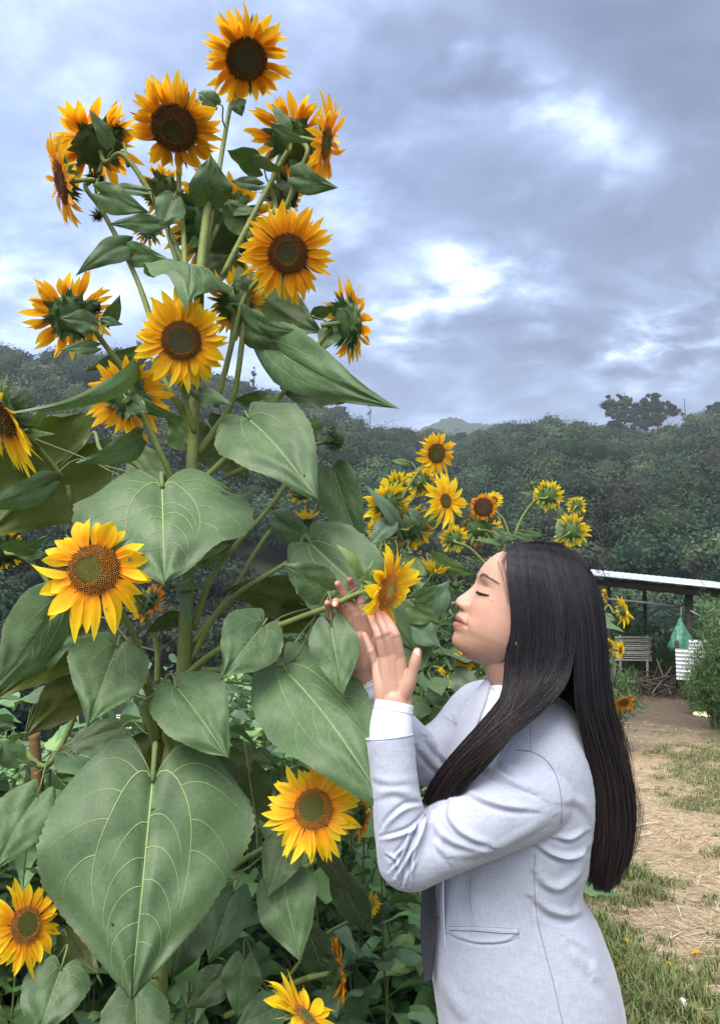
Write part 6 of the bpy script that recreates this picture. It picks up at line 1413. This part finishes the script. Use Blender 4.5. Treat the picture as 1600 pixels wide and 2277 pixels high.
# --- hair
def hair():
    rng = np.random.default_rng(5); hb = MB()
    T_ = lambda L: np.array(L, float)
    GF = [  # front curtain: over the temple, down the neck, forward over the shoulder
     T_([(1136, 1212, .0), (1124, 1232, -.035), (1125, 1275, -.064), (1133, 1330, -.080), (1138, 1375, -.085), (1136, 1415, -.086), (1127, 1455, -.083), (1126, 1510, -.088), (1118, 1560, -.108), (1075, 1618, -.130), (1015, 1690, -.135), (972, 1752, -.120), (957, 1796, -.105)]),
     T_([(1150, 1207, .0), (1146, 1240, -.042), (1152, 1300, -.078), (1160, 1360, -.090), (1162, 1410, -.092), (1156, 1460, -.092), (1154, 1520, -.098), (1140, 1580, -.130), (1095, 1640, -.155), (1035, 1705, -.150), (985, 1762, -.135), (962, 1803, -.115)]),
     T_([(1175, 1203, .0), (1180, 1245, -.050), (1192, 1320, -.085), (1200, 1390, -.095), (1200, 1450, -.098), (1192, 1510, -.104), (1172, 1570, -.135), (1125, 1630, -.165), (1065, 1700, -.165), (1010, 1752, -.150), (972, 1806, -.125)]),
     T_([(1205, 1203, .0), (1222, 1255, -.052), (1238, 1330, -.086), (1245, 1400, -.097), (1240, 1470, -.103), (1216, 1525, -.112), (1176, 1568, -.140), (1122, 1616, -.166), (1066, 1672, -.172), (1014, 1730, -.160), (976, 1792, -.135)]),
     T_([(1225, 1205, .0), (1250, 1262, -.048), (1268, 1340, -.080), (1275, 1420, -.094), (1264, 1485, -.102), (1240, 1533, -.118), (1196, 1576, -.145), (1138, 1622, -.172), (1086, 1672, -.178), (1044, 1718, -.165), (992, 1778, -.140)])]
    GB = [  # back curtain
     T_([(1215, 1204, .0), (1245, 1262, -.048), (1265, 1345, -.080), (1275, 1430, -.092), (1278, 1510, -.098), (1284, 1580, -.100), (1305, 1660, -.085), (1322, 1750, -.075), (1322, 1840, -.070), (1310, 1905, -.062), (1314, 1945, -.05)]),
     T_([(1235, 1207, .0), (1270, 1270, -.040), (1290, 1350, -.068), (1300, 1440, -.078), (1302, 1520, -.084), (1312, 1600, -.082), (1335, 1690, -.070), (1350, 1780, -.062), (1348, 1880, -.056), (1332, 1960, -.05), (1330, 1985, -.04)]),
     T_([(1245, 1209, .0), (1296, 1268, -.028), (1318, 1350, -.048), (1326, 1440, -.056), (1330, 1530, -.060), (1342, 1610, -.058), (1365, 1700, -.050), (1378, 1790, -.045), (1376, 1865, -.042), (1362, 1925, -.04), (1350, 1968, -.03)]),
     T_([(1250, 1211, .0), (1305, 1262, .0), (1335, 1340, .0), (1344, 1430, .0), (1350, 1520, .0), (1364, 1610, .0), (1388, 1710, .0), (1400, 1780, .0), (1400, 1840, .0), (1390, 1890, .0), (1376, 1925, .0)]),
     T_([(1240, 1210, .02), (1300, 1265, .04), (1325, 1340, .06), (1333, 1430, .06), (1340, 1520, .06), (1354, 1610, .05), (1376, 1710, .05), (1388, 1780, .05), (1386, 1840, .04), (1374, 1890, .04), (1362, 1925, .03)])]
    # the far side of the head: hair falling behind the far shoulder
    GR = [T_([(1136, 1213, .0), (1140, 1225, .040), (1160, 1290, .075), (1180, 1370, .085), (1185, 1450, .085), (1190, 1530, .085), (1230, 1620, .14)]),
          T_([(1190, 1203, .0), (1225, 1240, .050), (1255, 1320, .080), (1270, 1410, .085), (1275, 1500, .085), (1290, 1600, .13)]),
          T_([(1245, 1210, .0), (1300, 1265, .035), (1325, 1345, .055), (1332, 1430, .06), (1338, 1520, .07), (1350, 1620, .08)])]
    K = 26
    def clear(W3, sign=1, gap=4.0):
        l_ = (W3 - OH) / SH; f, y, h = l_ @ FF, l_ @ LL, l_ @ HU
        B = np.where(f > 0, baseF(h), baseB(h)); need = baseW(h) * np.clip(1 - np.clip(np.abs(f) / np.maximum(B, 1), 0, 1) ** 2.35, 0, 1) ** (1 / 2.35) + gap
        k = (h > -75) & (h < 129) & (np.abs(f) < B)
        yn = np.where(k & (y * sign < need), sign * need, y); wgt = np.clip((129 - h) / 10, 0, 1); return W3 + ((yn - y) * wgt * SH)[..., None] * LL
    def world(g, s=0):
        w3 = np.array([P(x, y, DH + t) for x, y, t in g]); return w3
    def group(G, n, jit, thick, length_var, base_w, seedcol, lock=.45, sgn=1):
        Gs = np.array([spline(world(g), K) for g in G])           # guides x K x 3
        dep = nrm(np.array([P(x, y, 1.0) - CAM for x, y, t in G[len(G) // 2]]).mean(0))
        s = rng.random(n) * (len(G) - 1 - 1e-6); i = s.astype(int); f = (s - i)[:, None, None]
        # smooth interpolation across guides
        im, ip2 = np.clip(i - 1, 0, len(G) - 1), np.clip(i + 2, 0, len(G) - 1); a, b, c, d = Gs[im], Gs[i], Gs[i + 1], Gs[ip2]
        S = .5 * (2 * b + (c - a) * f + (2 * a - 5 * b + 4 * c - d) * f ** 2 + (3 * b - a - 3 * c + d) * f ** 3)
        u = np.linspace(0, 1, K)
        lockid = (s * 9).astype(int); lr = np.random.default_rng(9).normal(size=(400, 4)); ph = lr[lockid]
        dn_ = rng.random(n)[:, None]
        amp = (.0014 + .0105 * u ** 1.4)[None]
        off = amp * (np.sin(u[None] * (5 + ph[:, :1]) + ph[:, 1:2] * 3) * lock + np.sin(u[None] * 9 + rng.uniform(0, 6.28, (n, 1))) * jit)
        side = nrm(np.cross(np.gradient(S, axis=1), dep))
        S = S + side * off[..., None] * 1.2
        S = S + dep * (thick * dn_ * np.minimum(1, u[None] * 6))[..., None] - dep * (.002 * np.sin(u[None] * 7 + ph[:, 2:3] * 4) * u[None])[..., None]
        # ends thin out
        if sgn: S = clear(S, sgn, 3.0 + 8.0 * (1 - dn_) if sgn > 0 else 3.0)
        L = 1 - length_var * rng.random(n) ** 2.2; k = u[None] * L[:, None] * (K - 1); k0 = np.clip(k.astype(int), 0, K - 2); fr = (k - k0)[..., None]; ii = np.arange(n)[:, None]
        S = S[ii, k0] * (1 - fr) + S[ii, k0 + 1] * fr
        w_ = base_w * rng.uniform(.5, 1.5, n)[:, None] * np.interp(u, [0, .05, .8, 1], [.6, 1, .9, .25])[None]
        tg = nrm(np.gradient(S, axis=1)); s1 = nrm(np.cross(tg, dep)); s2 = np.cross(tg, s1)
        rr9 = [s1 * math.cos(q_) + s2 * math.sin(q_) for q_ in (0, 2.0944, 4.1888)]
        V_ = np.stack([S + r_ * w_[..., None] for r_ in rr9], 2)      # n,K,3,3
        base = np.arange(n)[:, None, None] * K * 3; fa = grid_faces(K, 3, True)[None] + base
        tone = rng.uniform(.4, 1.7, n)[:, None] * (1 + .25 * lr[lockid][:, 3:4]); brown = np.clip(u - .45, 0, 1)[None, :, None]
        c = (np.array([.0105, .0095, .0145])[None, None] * (1 - brown) + np.array([.030, .017, .014]) * brown) * np.clip(tone, .4, 2)[..., None]
        hb.add(V_.reshape(-1, 3), fa.reshape(-1, 4), None, np.repeat(c.reshape(-1, 3), 3, 0))
    group(GF, 13000, .8, .022, .22, .00042, 1); group(GB, 13500, .8, .03, .34, .00042, 2); group(GR, 2600, .3, -.004, .1, .0007, 3, sgn=-1)
    # loose wisps
    def wisp(pts, r=.00028):
        s = spline(world(pts), 30); tube(hb, s, np.linspace(r, r * .5, 30), 3, (.02, .015, .015), caps=False)
    for k in range(60):
        j = rng.normal(0, 6, (8, 2)); e = rng.uniform(0, 26)
        wisp([(1340 + j[0, 0], 1450, -.02), (1352, 1550 + j[1, 1], -.02), (1384 + j[2, 0] + e * .2, 1650, -.01), (1394 + e * .5 + j[3, 0], 1740, 0), (1402 + e + j[4, 0], 1800, .0), (1398 + e + j[5, 0], 1870, .0), (1380 + e * .7 + j[6, 0], 1930, .0), (1366 + e * .5, 1965, .0)])
    for k in range(90):
        a = rng.random(); x0, y0 = np.interp(a, [0, .3, 1], [1310, 1345, 1388]), 1260 + 480 * a; e = rng.uniform(2, 13); L = rng.uniform(60, 170)
        wisp([(x0 - 8, y0 - 30, -.02), (x0 + e * .5, y0 + L * .2, -.01), (x0 + e + L * .06, y0 + L * .6, -.01), (x0 + e * .4 + L * .10, y0 + L, -.01)], .0002)
    for k in range(16):
        j = rng.normal(0, 3, 8); wisp([(1122 + k * .6, 1222, -.03), (1108 + j[0] + k, 1250, -.045), (1113 + j[1] + k, 1280, -.062), (1124 + j[2] + k * .4, 1310, -.075), (1132 + j[3], 1345, -.085)])
    for k in range(14):
        j = rng.normal(0, 3, 8); wisp([(1125, 1500, -.09), (1120 + j[0], 1540 + j[1], -.10), (1095 + j[2] + k, 1575, -.12), (1062 + j[3], 1610 + k, -.13), (1042 + j[4], 1640 + j[5], -.13)])
    for k in range(170):
        a = rng.uniform(-.1, 1); x0 = 1140 + 190 * a; y0 = 1207 + 120 * max(0, a - .35) ** 1.7; wisp([(x0, y0 + 12, -.03), (x0 + 8, y0 + 2 - rng.random() ** 2 * 9, -.02), (x0 + 22, y0 + 3 + 26 * a, -.02)], .0002)
    ho = hb.build('hair', M['hair'], woman); print('hair verts', hb.n)
    # the solid mass under the strands
    um = MB()
    def mass(G, back, push=.006, inset=1.0):
        near = np.array([spline(world(g), 40) for g in G]); dv_ = vd
        near = np.array([spline(near[:, j], 22) for j in range(40)])      # 40 x 22
        fa_ = near + dv_ * back; near = near + dv_ * push
        ring_ = np.concatenate([near, fa_[:, ::-1]], 1); n_, k_ = ring_.shape[:2]; c0, c1 = ring_[0].mean(0), ring_[-1].mean(0)
        vv = np.vstack([ring_.reshape(-1, 3), c0, c1]); i0 = n_ * k_
        um.add(vv, grid_faces(n_, k_, True), [(i0, (j + 1) % k_, j) for j in range(k_)] + [(i0 + 1, (n_ - 1) * k_ + j, (n_ - 1) * k_ + (j + 1) % k_) for j in range(k_)], (.010, .008, .009))
    mass([g[:-1] for g in GF], .022, .010); mass([g[:-2] for g in GB[:4]], .03, .012); mass([g for g in GR], -.012, -.006)
    um.build('hair_underlayer', M['hair'], ho)
hair()
# ------------------------------------------------------------------ air
def haze():
    mb = MB(); X = 720.0; box(mb, (0, 0, 65.0), (2 * X, 2 * X, 156.0))
    m = bpy.data.materials.new('haze_air'); m.use_nodes = True; t = m.node_tree; t.nodes.clear()
    o = t.nodes.new('ShaderNodeOutputMaterial'); p = t.nodes.new('ShaderNodeVolumePrincipled'); p.inputs['Density'].default_value = 0.0006
    p.inputs['Color'].default_value = (.80, .88, 1.0, 1); p.inputs['Anisotropy'].default_value = .1; t.links.new(p.outputs[0], o.inputs['Volume'])
    tag(mb.build('haze', m, smooth=False), kind='stuff'); bpy.data.objects['haze'].display_type = 'WIRE'
haze()
